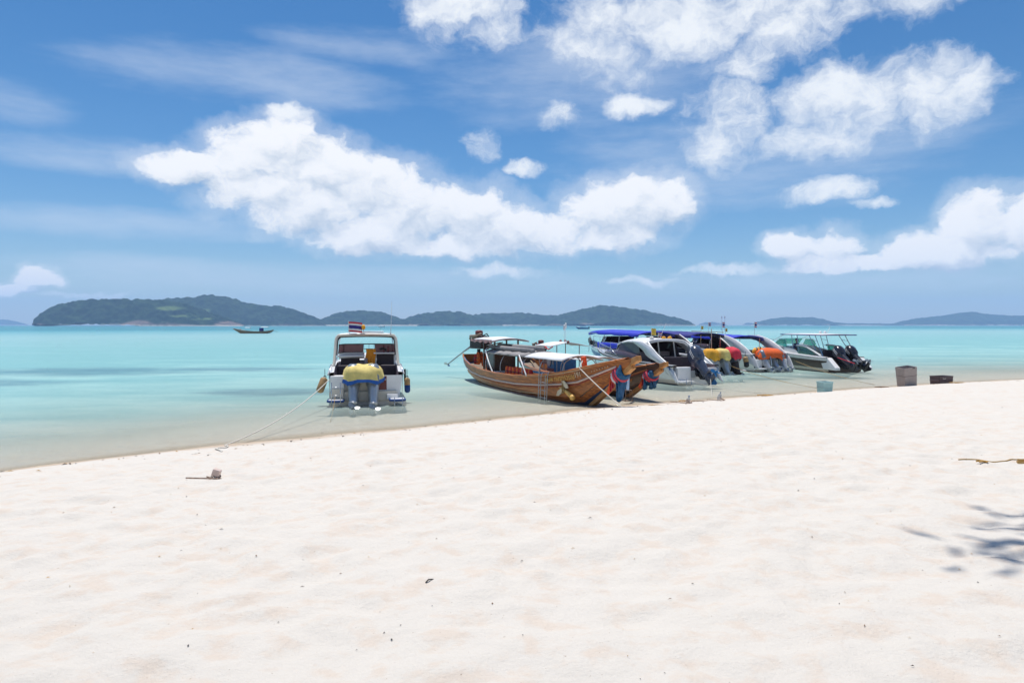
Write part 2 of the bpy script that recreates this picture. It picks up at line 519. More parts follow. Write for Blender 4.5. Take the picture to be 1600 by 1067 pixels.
rs = np.random.RandomState(3)
def vnoise(x, y, cell, seed):
    """smooth value noise on arrays"""
    r = np.random.RandomState(seed)
    T = r.rand(256, 256)
    u, v = x / cell, y / cell
    i, j = np.floor(u).astype(int), np.floor(v).astype(int)
    fu, fv = u - i, v - j
    fu = fu * fu * fu * (fu * (fu * 6 - 15) + 10); fv = fv * fv * fv * (fv * (fv * 6 - 15) + 10)
    a = T[i % 256, j % 256]; b = T[(i + 1) % 256, j % 256]; c = T[i % 256, (j + 1) % 256]; d = T[(i + 1) % 256, (j + 1) % 256]
    return (a * (1 - fu) + b * fu) * (1 - fv) + (c * (1 - fu) + d * fu) * fv - 0.5

def base_height(x, y):
    d = (shore_y(x) - y) * 0.80 + 0.55 * vnoise(x, y * .25, 3.7, 21) + 0.22 * vnoise(x, y * .3, 1.3, 22)
    land = 1.22 * (1 - np.exp(-np.maximum(d, 0) / 8.5))
    sea = -np.minimum(0.055 * np.maximum(-d, 0), 0.9 + 0.012 * np.maximum(-d, 0))
    return np.where(d > 0, land, np.maximum(sea, -9.0)), d

def sand_height(x, y):
    h, d = base_height(x, y)
    w = np.clip((d - 0.4) / 2.5, 0, 1)
    h = h + w * (0.07 * vnoise(x, y, 2.6, 1) + 0.03 * vnoise(x + 3, y, 0.9, 2))
    # trampled sand: soft overlapping hollows
    n1 = vnoise(x + 0.25 * vnoise(x, y, 0.5, 8), y, 0.36, 4)
    n2 = vnoise(x, y + 7, 0.22, 5)
    h = h + w * (0.075 * np.minimum(n1, 0.06) + 0.045 * n2 + 0.022 * vnoise(x + 1, y, 0.12, 14))
    h = h + (1 - w) * 0.02 * vnoise(x, y, 0.8, 6)
    return h
def ground_z(x, y): return float(sand_height(np.array([float(x)]), np.array([float(y)]))[0])

def axis(fine0, fine1, step, far_lo, far_hi, g=1.10):
    a = list(np.arange(fine0, fine1 + 1e-6, step))
    s = step; v = fine1
    while v < far_hi:
        s *= g; v += s; a.append(min(v, far_hi))
    s = step; v = fine0; lo = []
    while v > far_lo:
        s *= g; v -= s; lo.append(max(v, far_lo))
    return np.array(sorted(set(lo)) + a)

def sheet(name, ax, ay, zf, material, attr=None):
    X, Y = np.meshgrid(ax, ay)
    x, y = X.ravel(), Y.ravel()
    z = zf(x, y)
    nx, ny = len(ax), len(ay)
    idx = np.arange(nx * ny).reshape(ny, nx)
    q = np.stack([idx[:-1, :-1], idx[:-1, 1:], idx[1:, 1:], idx[1:, :-1]], -1).reshape(-1, 4)
    me = bpy.data.meshes.new(name)
    me.vertices.add(nx * ny)
    me.vertices.foreach_set('co', np.stack([x, y, z], -1).astype(np.float32).ravel())
    me.loops.add(q.size); me.loops.foreach_set('vertex_index', q.ravel().astype(np.int32))
    me.polygons.add(len(q)); me.polygons.foreach_set('loop_start', np.arange(0, q.size, 4, dtype=np.int32))
    me.polygons.foreach_set('use_smooth', np.ones(len(q), dtype=bool))
    me.update(calc_edges=True)
    if attr is not None:
        for k, fn in attr.items():
            at = me.attributes.new(k, 'FLOAT', 'POINT')
            at.data.foreach_set('value', fn(x, y).astype(np.float32))
    me.materials.append(material)
    o = bpy.data.objects.new(name, me); COL.objects.link(o)
    o['kind'] = 'structure'
    return o

def sand_material():
    m = bpy.data.materials.new('coral_sand'); m.use_nodes = True
    nt = m.node_tree; N, L = nt.nodes, nt.links
    b = N['Principled BSDF']
    b.inputs['Roughness'].default_value = 0.95
    b.inputs['Specular IOR Level'].default_value = 0.15
    at = N.new('ShaderNodeAttribute'); at.attribute_name = 'dshore'
    geo = N.new('ShaderNodeNewGeometry')
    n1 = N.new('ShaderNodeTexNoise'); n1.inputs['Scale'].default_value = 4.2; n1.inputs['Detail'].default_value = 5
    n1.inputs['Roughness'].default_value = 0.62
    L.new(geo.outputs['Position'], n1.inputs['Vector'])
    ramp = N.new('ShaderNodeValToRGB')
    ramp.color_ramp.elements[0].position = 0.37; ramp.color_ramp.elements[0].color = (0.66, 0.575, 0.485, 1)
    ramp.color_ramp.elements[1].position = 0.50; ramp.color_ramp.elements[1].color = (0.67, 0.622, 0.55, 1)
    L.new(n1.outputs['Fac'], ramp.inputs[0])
    # wet sand by the waterline is darker and smoother
    n2 = N.new('ShaderNodeTexNoise'); n2.inputs['Scale'].default_value = 0.7; n2.inputs['Detail'].default_value = 5
    L.new(geo.outputs['Position'], n2.inputs['Vector'])
    ad = N.new('ShaderNodeMath'); ad.operation = 'MULTIPLY_ADD'; ad.inputs[1].default_value = 1.6
    L.new(n2.outputs['Fac'], ad.inputs[0]); L.new(at.outputs['Fac'], ad.inputs[2])
    mr = N.new('ShaderNodeMapRange'); mr.interpolation_type = 'SMOOTHSTEP'
    mr.inputs['From Min'].default_value = 1.0; mr.inputs['From Max'].default_value = 2.3
    mr.inputs['To Min'].default_value = 1; mr.inputs['To Max'].default_value = 0
    L.new(ad.outputs[0], mr.inputs['Value'])
    under = N.new('ShaderNodeMapRange'); under.interpolation_type = 'SMOOTHSTEP'
    under.inputs['From Min'].default_value = -1.2; under.inputs['From Max'].default_value = 0.0; under.inputs['To Min'].default_value = 0.25
    L.new(at.outputs['Fac'], under.inputs['Value'])
    wm = N.new('ShaderNodeMath'); wm.operation = 'MULTIPLY'
    L.new(mr.outputs[0], wm.inputs[0]); L.new(under.outputs[0], wm.inputs[1])
    wet = N.new('ShaderNodeMixRGB'); wet.inputs[2].default_value = (0.52, 0.415, 0.31, 1)
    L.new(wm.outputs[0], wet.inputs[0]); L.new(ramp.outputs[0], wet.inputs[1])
    n4 = N.new('ShaderNodeTexNoise'); n4.inputs['Scale'].default_value = 46; n4.inputs['Detail'].default_value = 2
    L.new(geo.outputs['Position'], n4.inputs['Vector'])
    sp = N.new('ShaderNodeMapRange'); sp.inputs['From Min'].default_value = 0.735; sp.inputs['From Max'].default_value = 0.77; sp.inputs['To Max'].default_value = 0.7
    L.new(n4.outputs['Fac'], sp.inputs['Value'])
    spk = N.new('ShaderNodeMixRGB'); spk.inputs[2].default_value = (0.30, 0.22, 0.15, 1)
    L.new(sp.outputs[0], spk.inputs[0]); L.new(wet.outputs[0], spk.inputs[1])
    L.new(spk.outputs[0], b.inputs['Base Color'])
    # grain
    n3 = N.new('ShaderNodeTexNoise'); n3.inputs['Scale'].default_value = 9; n3.inputs['Detail'].default_value = 10; n3.inputs['Roughness'].default_value = 0.7
    L.new(geo.outputs['Position'], n3.inputs['Vector'])
    bp = N.new('ShaderNodeBump'); bp.inputs['Strength'].default_value = 0.7; bp.inputs['Distance'].default_value = 0.04
    L.new(n3.outputs['Fac'], bp.inputs['Height']); L.new(bp.outputs[0], b.inputs['Normal'])
    return m

gx = axis(-5, 7, 0.05, -9000, 9000, 1.04)
gy = axis(1.5, 9.5, 0.05, -400, 12000, 1.03)
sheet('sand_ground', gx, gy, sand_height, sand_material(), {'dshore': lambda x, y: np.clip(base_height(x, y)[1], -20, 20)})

def water_material():
    m = bpy.data.materials.new('lagoon_water'); m.use_nodes = True
    nt = m.node_tree; N, L = nt.nodes, nt.links
    N.clear()
    out = N.new('ShaderNodeOutputMaterial')
    dep = N.new('ShaderNodeAttribute'); dep.attribute_name = 'depth'
    grs = N.new('ShaderNodeAttribute'); grs.attribute_name = 'seagrass'
    geo = N.new('ShaderNodeNewGeometry')
    def noise(scale, detail, sx, sy, rough=0.55):
        mp = N.new('ShaderNodeMapping'); mp.inputs['Scale'].default_value = (sx, sy, 1); mp.inputs['Rotation'].default_value = (0, 0, R(-14))
        L.new(geo.outputs['Position'], mp.inputs[0])
        n = N.new('ShaderNodeTexNoise'); n.inputs['Scale'].default_value = scale; n.inputs['Detail'].default_value = detail
        n.inputs['Roughness'].default_value = rough
        L.new(mp.outputs[0], n.inputs['Vector'])
        return n.outputs['Fac']
    def mth(op, a, b, clamp=False):
        q = N.new('ShaderNodeMath'); q.operation = op; q.use_clamp = clamp
        for k, v in enumerate((a, b)):
            if isinstance(v, (int, float)): q.inputs[k].default_value = v
            else: L.new(v, q.inputs[k])
        return q.outputs[0]
    # the water's own body colour by depth: clear, pale turquoise, teal, deep blue-green
    ramp = N.new('ShaderNodeValToRGB')
    cr = ramp.color_ramp
    pts = [(0.0, (0.86, 0.90, 0.78)), (0.06, (0.74, 0.86, 0.76)), (0.20, (0.42, 0.64, 0.60)), (0.33, (0.23, 0.46, 0.47)), (0.50, (0.29, 0.49, 0.51)), (0.72, (0.16, 0.40, 0.46)), (1.0, (0.050, 0.21, 0.28))]
    cr.elements[0].position, cr.elements[0].color = pts[0][0], (*pts[0][1], 1)
    cr.elements[1].position, cr.elements[1].color = pts[-1][0], (*pts[-1][1], 1)
    for p, c in pts[1:-1]:
        e = cr.elements.new(p); e.color = (*c, 1)
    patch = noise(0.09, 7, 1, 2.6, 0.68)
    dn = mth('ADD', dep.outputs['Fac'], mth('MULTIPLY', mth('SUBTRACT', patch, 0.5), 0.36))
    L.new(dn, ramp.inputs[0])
    gcol = N.new('ShaderNodeMixRGB'); gcol.inputs[2].default_value = (0.075, 0.16, 0.24, 1)
    gn = noise(0.35, 6, 1, 1.8, 0.65)
    gm = N.new('ShaderNodeMapRange'); gm.interpolation_type = 'SMOOTHSTEP'
    gm.inputs['From Min'].default_value = 0.25; gm.inputs['From Max'].default_value = 1.15
    L.new(mth('ADD', grs.outputs['Fac'], mth('MULTIPLY', mth('SUBTRACT', gn, 0.5), 1.3)), gm.inputs['Value'])
    L.new(mth('MULTIPLY', gm.outputs[0], 0.55), gcol.inputs[0]); L.new(ramp.outputs[0], gcol.inputs[1])
    dif = N.new('ShaderNodeBsdfDiffuse'); L.new(gcol.outputs[0], dif.inputs[0])
    tr = N.new('ShaderNodeBsdfTransparent'); tr.inputs[0].default_value = (0.97, 0.995, 0.98, 1)
    # opacity grows with depth
    real = N.new('ShaderNodeAttribute'); real.attribute_name = 'metres'
    op = mth('SUBTRACT', 1.0, mth('POWER', 2.718, mth('MULTIPLY', real.outputs['Fac'], -2.3)), True)
    body = N.new('ShaderNodeMixShader')
    L.new(op, body.inputs[0]); L.new(tr.outputs[0], body.inputs[1]); L.new(dif.outputs[0], body.inputs[2])
    # ripples
    w1 = noise(0.9, 4, 0.8, 2.2)
    w2 = noise(4.0, 4, 0.8, 1.9)
    w3 = noise(9.0, 3, 0.7, 2.0)
    h = mth('ADD', mth('ADD', mth('MULTIPLY', w1, 0.20), mth('MULTIPLY', w2, 0.13)), mth('MULTIPLY', w3, 0.05))
    bp = N.new('ShaderNodeBump'); bp.inputs['Strength'].default_value = 1.0; bp.inputs['Distance'].default_value = 1.9
    L.new(h, bp.inputs['Height'])
    gl = N.new('ShaderNodeBsdfGlossy'); gl.inputs['Roughness'].default_value = 0.05
    L.new(bp.outputs[0], gl.inputs['Normal'])
    lw = N.new('ShaderNodeFresnel'); lw.inputs['IOR'].default_value = 1.33
    L.new(bp.outputs[0], lw.inputs['Normal'])
    fac = mth('MULTIPLY', lw.outputs[0], 0.58, True)
    fin = N.new('ShaderNodeMixShader')
    L.new(fac, fin.inputs[0]); L.new(body.outputs[0], fin.inputs[1]); L.new(gl.outputs[0], fin.inputs[2])
    L.new(fin.outputs[0], out.inputs['Surface'])
    return m

def depth01(x, y):
    d = np.maximum(-base_height(x, y)[1], 0)
    return np.interp(d, [0, 3, 12, 40, 110, 190, 420, 9000], [0, 0.08, 0.24, 0.33, 0.42, 0.52, 0.86, 1.0])
def metres(x, y):
    d = np.maximum(-base_height(x, y)[1], 0)
    return np.interp(d, [0, 1, 4, 12, 30, 100], [0, 0.02, 0.13, 0.55, 1.5, 3.0])
def seagrass(x, y):
    g = np.zeros_like(x)
    for (cx, cy_, rx, ry) in [(-25, 39, 11, 6), (-33, 35, 12, 5), (-17, 41, 8, 3), (-26, 31, 9, 3.5), (-9, 27, 5, 2.5), (-60, 50, 22, 7)]:
        g = np.maximum(g, 1 - ((x - cx) / rx) ** 2 - ((y - cy_) / ry) ** 2)
    return np.clip(g, 0, 1)
wx = axis(-45, 45, 0.5, -14000, 14000, 1.07)
wy = axis(2, 60, 0.5, -300, 15000, 1.05)
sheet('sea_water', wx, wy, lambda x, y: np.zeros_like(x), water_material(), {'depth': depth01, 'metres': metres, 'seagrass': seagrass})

# ------------------------------------------------------------------ islands across the bay
def forest_material():
    m = bpy.data.materials.new('island_forest'); m.use_nodes = True
    nt = m.node_tree; N, L = nt.nodes, nt.links
    b = N['Principled BSDF']; b.inputs['Roughness'].default_value = 0.9; b.inputs['Specular IOR Level'].default_value = 0.1
    geo = N.new('ShaderNodeNewGeometry')
    n = N.new('ShaderNodeTexNoise'); n.inputs['Scale'].default_value = 0.035; n.inputs['Detail'].default_value = 8; n.inputs['Roughness'].default_value = 0.7
    L.new(geo.outputs['Position'], n.inputs['Vector'])
    r = N.new('ShaderNodeValToRGB')
    r.color_ramp.elements[0].position = 0.36; r.color_ramp.elements[0].color = (0.004, 0.020, 0.020, 1)
    r.color_ramp.elements[1].position = 0.66; r.color_ramp.elements[1].color = (0.036, 0.070, 0.030, 1)
    L.new(n.outputs['Fac'], r.inputs[0])
    prev = r.outputs[0]
    for nm, col in (('meadow', (0.17, 0.23, 0.075)), ('rock', (0.28, 0.20, 0.17)), ('strand', (0.62, 0.55, 0.46))):
        a = N.new('ShaderNodeAttribute'); a.attribute_name = nm
        mx = N.new('ShaderNodeMixRGB'); mx.inputs[2].default_value = (*col, 1)
        L.new(a.outputs['Fac'], mx.inputs[0]); L.new(prev, mx.inputs[1]); prev = mx.outputs[0]
    L.new(prev, b.inputs['Base Color'])
    return m
FOREST = forest_material()

def island(name, prof, D, depth, seed, rough=1.0, label=None, meadows=(), rocky=0.5):
    """prof: (photo px, px above the sea horizon) of the skyline, built as a hill range of real height at distance D"""
    px = np.array([p[0] for p in prof], float); hp = np.array([p[1] for p in prof], float)
    X = (px - 800) / 1066.7 * (D - 0.30 * depth)
    H = hp / 1066.7 * D
    step = max(4.0, (X[-1] - X[0]) / 330)
    ax = np.arange(X[0], X[-1] + step, step)
    ay = np.linspace(-depth, depth, 72)
    GX, GY = np.meshgrid(ax, ay)
    x, y = GX.ravel(), GY.ravel()
    k = np.interp(x, X, H)
    taper = 0.12 + 0.88 * np.clip(k / (0.75 * H.max()), 0, 1)      # the range narrows towards its ends
    edge = np.clip(np.minimum(x - X[0], X[-1] - x) / (0.04 * (X[-1] - X[0]) + 1), 0, 1)
    q = np.abs(y) / depth
    q = np.clip(q + 0.25 * vnoise(x, y, 160, seed) + 0.10 * vnoise(x, y, 50, seed + 1), 0, 1)
    bell = np.where(y < 0, (1 - q ** 1.7), (1 - q ** 1.5))
    ridge = 1 + 0.16 * vnoise(x, y, 110, seed + 5) * (q > 0.08)
    z = k * np.clip(bell, 0, 1) * ridge
    tree = (6.5 * vnoise(x, y, 15, seed + 2) + 5.0 * vnoise(x, y, 8, seed + 3)) * rough
    z = z + tree * np.clip(z / 14, 0, 1) - 1.5
    z = np.where(edge <= 0, -1.5, z)
    nx, ny = len(ax), len(ay)
    idx = np.arange(nx * ny).reshape(ny, nx)
    f = np.stack([idx[:-1, :-1], idx[:-1, 1:], idx[1:, 1:], idx[1:, :-1]], -1).reshape(-1, 4)
    me = bpy.data.meshes.new(name)
    me.vertices.add(nx * ny); me.vertices.foreach_set('co', np.stack([x, np.where(y < 0, y * 0.42, y) * taper + D, z], -1).astype(np.float32).ravel())
    me.loops.add(f.size); me.loops.foreach_set('vertex_index', f.ravel().astype(np.int32))
    me.polygons.add(len(f)); me.polygons.foreach_set('loop_start', np.arange(0, f.size, 4, dtype=np.int32))
    me.polygons.foreach_set('use_smooth', np.ones(len(f), dtype=bool))
    me.update(calc_edges=True)
    nz = vnoise(x, y, 60, seed + 9)
    rock = np.clip((13 * rocky + 22 * nz - z) / 5, 0, 1) * (z > 0.5) * min(1, rocky * 1.6)
    strand = np.clip((2.6 + 7 * vnoise(x, y, 240, seed + 11) - z) / 1.5, 0, 1)
    mea = np.zeros_like(x)
    for (mx_, mh, rx, rz) in meadows:
        cx = (mx_ - 800) / 1066.7 * D; cz = mh / 1066.7 * D
        mea = np.maximum(mea, np.clip(1.6 * (1 - ((x - cx) / rx) ** 2 - ((z - cz) / rz) ** 2) + 2.0 * nz, 0, 1) * (y < 0))
    for nm, arr in (('meadow', mea), ('rock', rock), ('strand', strand)):
        at = me.attributes.new(nm, 'FLOAT', 'POINT'); at.data.foreach_set('value', arr.astype(np.float32))
    me.materials.append(FOREST)
    o = bpy.data.objects.new(name, me); COL.objects.link(o)
    o['kind'] = 'structure'
    if label: o['label'] = label
    return o
island('headland_island', [(40, 0), (43, 13), (50, 21), (64, 29), (84, 35), (104, 39), (150, 41), (200, 42), (240, 41), (275, 35), (300, 26), (330, 15), (352, 8), (372, 0)], 2050, 190, 20, 1.25,
       'forested headland with a rocky shore and pale meadow', [(280, 27, 45, 6), (300, 15, 36, 5), (326, 11, 34, 4)], 0.75)
island('hill_island', [(196, 0), (215, 34), (240, 42), (280, 44), (305, 48), (325, 50), (345, 47), (372, 38), (405, 33), (440, 28), (465, 19), (485, 12), (500, 0)], 2600, 260, 30, 1.15, 'tall dark forested hill behind the headland', [(322, 22, 70, 9), (345, 14, 40, 5)], 0.3)
island('round_hill', [(478, 0), (495, 10), (520, 19), (545, 23), (562, 23), (590, 21), (612, 14), (630, 9), (645, 0)], 2750, 240, 40, 1.15, None, (), 0.15)
island('wooded_hill', [(600, 0), (622, 11), (650, 18), (690, 23), (715, 22), (740, 17), (770, 9), (790, 0)], 2800, 240, 50, 1.15, None, (), 0.2)
island('low_ridge', [(700, 0), (730, 17), (770, 19), (812, 20), (850, 18), (880, 15), (905, 0)], 3100, 220, 60, 1.15, None, (), 0.15)
island('peak_island', [(840, 0), (858, 8), (880, 18), (905, 24), (930, 30), (950, 33), (972, 30), (1000, 25), (1030, 20), (1060, 14), (1080, 8), (1097, 0)], 2900, 260, 70, 1.15, None, (), 0.4)
island('distant_islet', [(1092, 0), (1106, 5), (1118, 5), (1130, 3), (1142, 0)], 6500, 200, 80, 1.0)
island('distant_islet', [(1160, 0), (1170, 4), (1178, 3), (1186, 0)], 6500, 120, 85, 1.0)
island('table_island', [(1186, 0), (1198, 7), (1215, 11), (1240, 13), (1256, 12), (1278, 13), (1295, 10), (1312, 5), (1335, 3), (1380, 3), (1425, 3), (1445, 0)], 4800, 330, 90, 1.0, None, (), 0.25)
island('long_island', [(1418, 0), (1432, 7), (1455, 11), (1485, 15), (1505, 17), (1520, 20), (1540, 21), (1556, 18), (1590, 16), (1640, 15), (1700, 19), (1790, 12), (1900, 0)], 4800, 420, 100, 1.0, None, (), 0.5)
island('faint_island', [(-160, 0), (-90, 8), (-30, 11), (0, 9), (18, 5), (34, 0)], 7000, 300, 110, 1.0)

# the air over the bay
hz = MB()
hz.box((0, 3800, 145), (15000, 8400, 312), 'gel_white')
hazeo = hz.build('haze')
hm = bpy.data.materials.new('sea_air'); hm.use_nodes = True
hm.node_tree.nodes.clear()
_o = hm.node_tree.nodes.new('ShaderNodeOutputMaterial'); _v = hm.node_tree.nodes.new('ShaderNodeVolumePrincipled')
_v.inputs['Color'].default_value = (0.50, 0.69, 1.0, 1)
_v.inputs['Density'].default_value = 0.00015
_v.inputs['Anisotropy'].default_value = 0.0
hm.node_tree.links.new(_v.outputs[0], _o.inputs['Volume'])
hazeo.data.materials.clear(); hazeo.data.materials.append(hm)
hazeo['kind'] = 'stuff'
hazeo['label'] = 'pale sea haze over the whole bay'

# ------------------------------------------------------------------ boats: shared builders
def motor(parent, loc, tilt, cowl, leg, s=1.0, skeg=None, stripes=None, yaw=0.0):
    """outboard motor hung on a transom; local -Y is aft. tilt in degrees lifts the propeller aft and up."""
    e = empty('outboard_motor', loc, parent=parent, rot=(R(-tilt), 0, yaw))
    e.scale = (s, s, s)
    c = MB()
    prof = [(-0.02, .15, .20), (0.08, .20, .30), (0.30, .22, .34), (0.48, .205, .32), (0.58, .16, .26), (0.62, .08, .14)]
    rows = []
    for z, a, b in prof:
        rows.append([(a * math.copysign(abs(math.cos(t)) ** .6, math.cos(t)), -0.22 + b * math.copysign(abs(math.sin(t)) ** .7, math.sin(t)) - 0.05 * z, z + 0.25) for t in [2 * math.pi * k / 16 for k in range(16)]])
    c.grid(rows, cowl, closed=True)
    c.add(rows[0], [tuple(range(16))], cowl); c.add(rows[-1], [tuple(range(16))], cowl)
    c.build('cowling', e, smooth=True)
    if stripes:
        for k in range(2):
            d = MB()
            pts = []
            for (z, a, b) in prof[1:5]:
                pts.append((z, a))
            for sx in (-1, 1):
                rows2 = [[(sx * (a + .006), -0.30 - 0.07 * k - 0.12 * (z - .1) + w, z + .25) for w in (0, .028)] for (z, a) in [(0.12, .212), (0.22, .222), (0.34, .224), (0.46, .212)]]
                d.grid(rows2, stripes)
            d.build('stripe', e, solid=0.006)
    m = MB()
    rows = []
    for z, a, y0, y1 in [(.24, .17, -.44, .02), (.0, .15, -.42, -.02), (-.25, .125, -.40, -.04), (-.42, .10, -.42, -.04), (-.54, .07, -.42, -.06), (-.64, .055, -.42, -.05)]:
        rows.append([(a * math.cos(t), (y0 + y1) / 2 + (y1 - y0) / 2 * math.sin(t), z) for t in [2 * math.pi * k / 10 for k in range(10)]])
    m.grid(rows, leg, closed=True)
    m.box((0, -.27, -.40), (.22, .46, .022), leg)
    m.lathe([(.01, .16), (.06, .06), (.085, -.15), (.075, -.34), (.04, -.46)], leg, (0, -.20, -.66), 12, 'y')
    m.build('midsection', e, smooth=True)
    k = MB()
    k.prism([(-.01, -.10, -.70), (-.01, -.42, -.70), (-.01, -.44, -.93), (-.01, -.34, -.94)], (.02, 0, 0), skeg or leg)
    k.build('skeg', e)
    p = MB()
    p.lathe([(.05, 0), (.055, -.08), (.03, -.15)], skeg or 'motor_grey', (0, -.58, -.66), 8, 'y')
    for j in range(3):
        a = 2 * math.pi * j / 3
        ca, sa = math.cos(a), math.sin(a)
        q = [(.04, -.02), (.12, -.06), (.19, -.02), (.19, .04), (.10, .06), (.04, .03)]
        p.prism([(r * ca - w * sa, -.64 + w * .5, -.66 + r * sa + w * ca) for r, w in q], (0, .012, 0), skeg or 'motor_grey')
    p.build('propeller', e)
    b = MB()
    b.box((0, .06, .05), (.26, .14, .30), 'black_rubber'); b.box((0, .02, -.16), (.16, .16, .22), 'black_rubber')
    b.build('bracket', e, bevel=.015)
    return e

class Hull:
    """speedboat hull in boat axes: stern at y=0, bow at +Y, waterline z=0"""
    def __init__(s, L, B, s0, s1, td, draft=.36):
        s.L, s.B, s.s0, s.s1, s.td, s.draft = L, B, s0, s1, td, draft
    def half(s, t):
        q = max(0, (t - .42) / .58)
        return s.B / 2 * (0.95 + .05 * min(1, t / .3)) * max(.015, (1 - q ** 2.3)) 
    def sheer(s, t): return s.s0 + (s.s1 - s.s0) * t ** 1.6
    def sect(s, t):
        b = s.half(t); z1 = s.sheer(t)
        q = max(0, (t - .55) / .45)
        k = -s.draft + (z1 - .25 + s.draft) * q ** 2.6
        zc = .04 + (z1 * .55) * q ** 1.6
        zc = max(zc, k + .02)
        bc = b * (.86 - .35 * q)
        y = t * s.L
        pts = [(0.0, y, k), (bc, y, zc)]
        for f, g in ((.22, .38), (.50, .72), (.74, .91), (.93, 1.0)):
            pts.append((lerp(bc, b, g), y + .25 * q * f, lerp(zc, z1, f)))
        pts.append((b + .035, y + .25 * q * .95, lerp(zc, z1, .945)))
        pts.append((b + .03, y + .25 * q, z1))
        return pts
    def build(s, parent, mats, inner, deck, floor_z=.32, cap=.20, transom_h=None, inner_mat=None):
        # mats: strip materials keel>chine, then up the topsides to the rub rail
        ts = [0, .08, .18, .3, .42, .52, .6, .68, .75, .81, .87, .92, .96, .985, 1.0]
        m = MB()
        for sx in (1, -1):
            m.grid([[(sx * p[0], p[1], p[2]) for p in s.sect(t)] for t in ts], None, mrow=mats)
        p0 = s.sect(0)
        th = transom_h if transom_h is not None else p0[-1][2]
        row = [p for p in p0 if p[2] < th]
        last = row[-1]
        poly = [(p[0], p[1] + .002, p[2]) for p in row] + [(last[0], .002, th)]
        poly = poly + [(-x, y, z) for x, y, z in reversed(poly[1:])]
        m.add(poly, [tuple(range(len(poly)))], mats[2])
        m.build('hull', parent)
        d = MB()
        tds = [t for t in ts if t >= s.td] 
        if tds[0] > s.td: tds = [s.td] + tds
        rows = []
        for t in tds:
            e = s.sect(t)[-1]
            rows.append([(e[0] * f, e[1], e[2] + .10 * (1 - f * f) * min(1, e[0])) for f in (-1, -.8, -.5, -.2, 0, .2, .5, .8, 1)])
        d.grid(rows, deck)
        d.build('foredeck', parent, smooth=True)
        c = MB()
        tcs = [t for t in ts if t < s.td] + [s.td]
        for sx in (1, -1):
            rows = []
            for t in tcs:
                e = s.sect(t)[-1]
                b = e[0]
                rows.append([(sx * b, e[1], e[2]), (sx * (b - cap), e[1], e[2] + .015), (sx * (b - cap - .02), e[1], floor_z), (0, e[1], floor_z)])
            c.grid(rows, None, mrow=[deck, inner, inner_mat or inner])
        e = s.sect(s.td)[-1]
        c.add([(-e[0] + cap, e[1] - .003, floor_z), (e[0] - cap, e[1] - .003, floor_z), (e[0] - cap, e[1] - .003, e[2] + .03), (-e[0] + cap, e[1] - .003, e[2] + .03)], [(0, 1, 2, 3)], inner)
        c.build('cockpit', parent)
        r = MB()
        for sx in (1, -1):
            r.tube([(sx * (s.sect(t)[-2][0] + .012), s.sect(t)[-2][1], s.sect(t)[-2][2]) for t in ts[:-1]], .03, 'black_rubber' if mats[-1] == 'gel_silver' else 'gel_grey', 6)
        r.build('rub_rail', parent, smooth=True)

def bow_rail(parent, h, z=.42, t0=.55, mat_='steel'):
    for sx in (1, -1):
        m = MB()
        ts = [t0, .65, .75, .84, .92, .97]
        top = [Vector((sx * (h.sect(t)[-1][0] - .06), h.sect(t)[-1][1], h.sect(t)[-1][2] + z * min(1, (t - t0) / .12 + .05))) for t in ts]
        m.tube(top, .016, mat_, 6)
        for t, p in list(zip(ts, top))[1:]:
            m.tube([p, (p.x, p.y, h.sect(t)[-1][2] - .01)], .012, mat_, 5)
        m.build('bow_rail', parent, smooth=True)

def flag(parent, base, hgt, w, h, stripes, lean=(0, 0), fly=(1, 0)):
    p = MB(); b = Vector(base)
    top = b + Vector((lean[0], lean[1], hgt))
    p.tube([b, top], .012, 'steel', 5)
    po = p.build('flagpole', parent)
    f = MB()
    n = 8; rows = []
    edges = [0]
    for wgt, _ in stripes: edges.append(edges[-1] + wgt)
    tot = edges[-1]
    for i in range(n + 1):
        u = i / n
        rows.append([(top.x + fly[0] * w * u - fly[1] * .05 * math.sin(u * 6), top.y + fly[1] * w * u + fly[0] * .05 * math.sin(u * 6) , top.z - .02 - h * e / tot - .10 * w * u * u) for e in edges])
    f.grid(rows, None, mrow=[c for _, c in stripes])
    f.build('flag', po, smooth=True)
    return po
TRICOLOUR = [(1, 'flag_red'), (1, 'flag_white'), (2, 'flag_blue'), (1, 'flag_white'), (1, 'flag_red')]

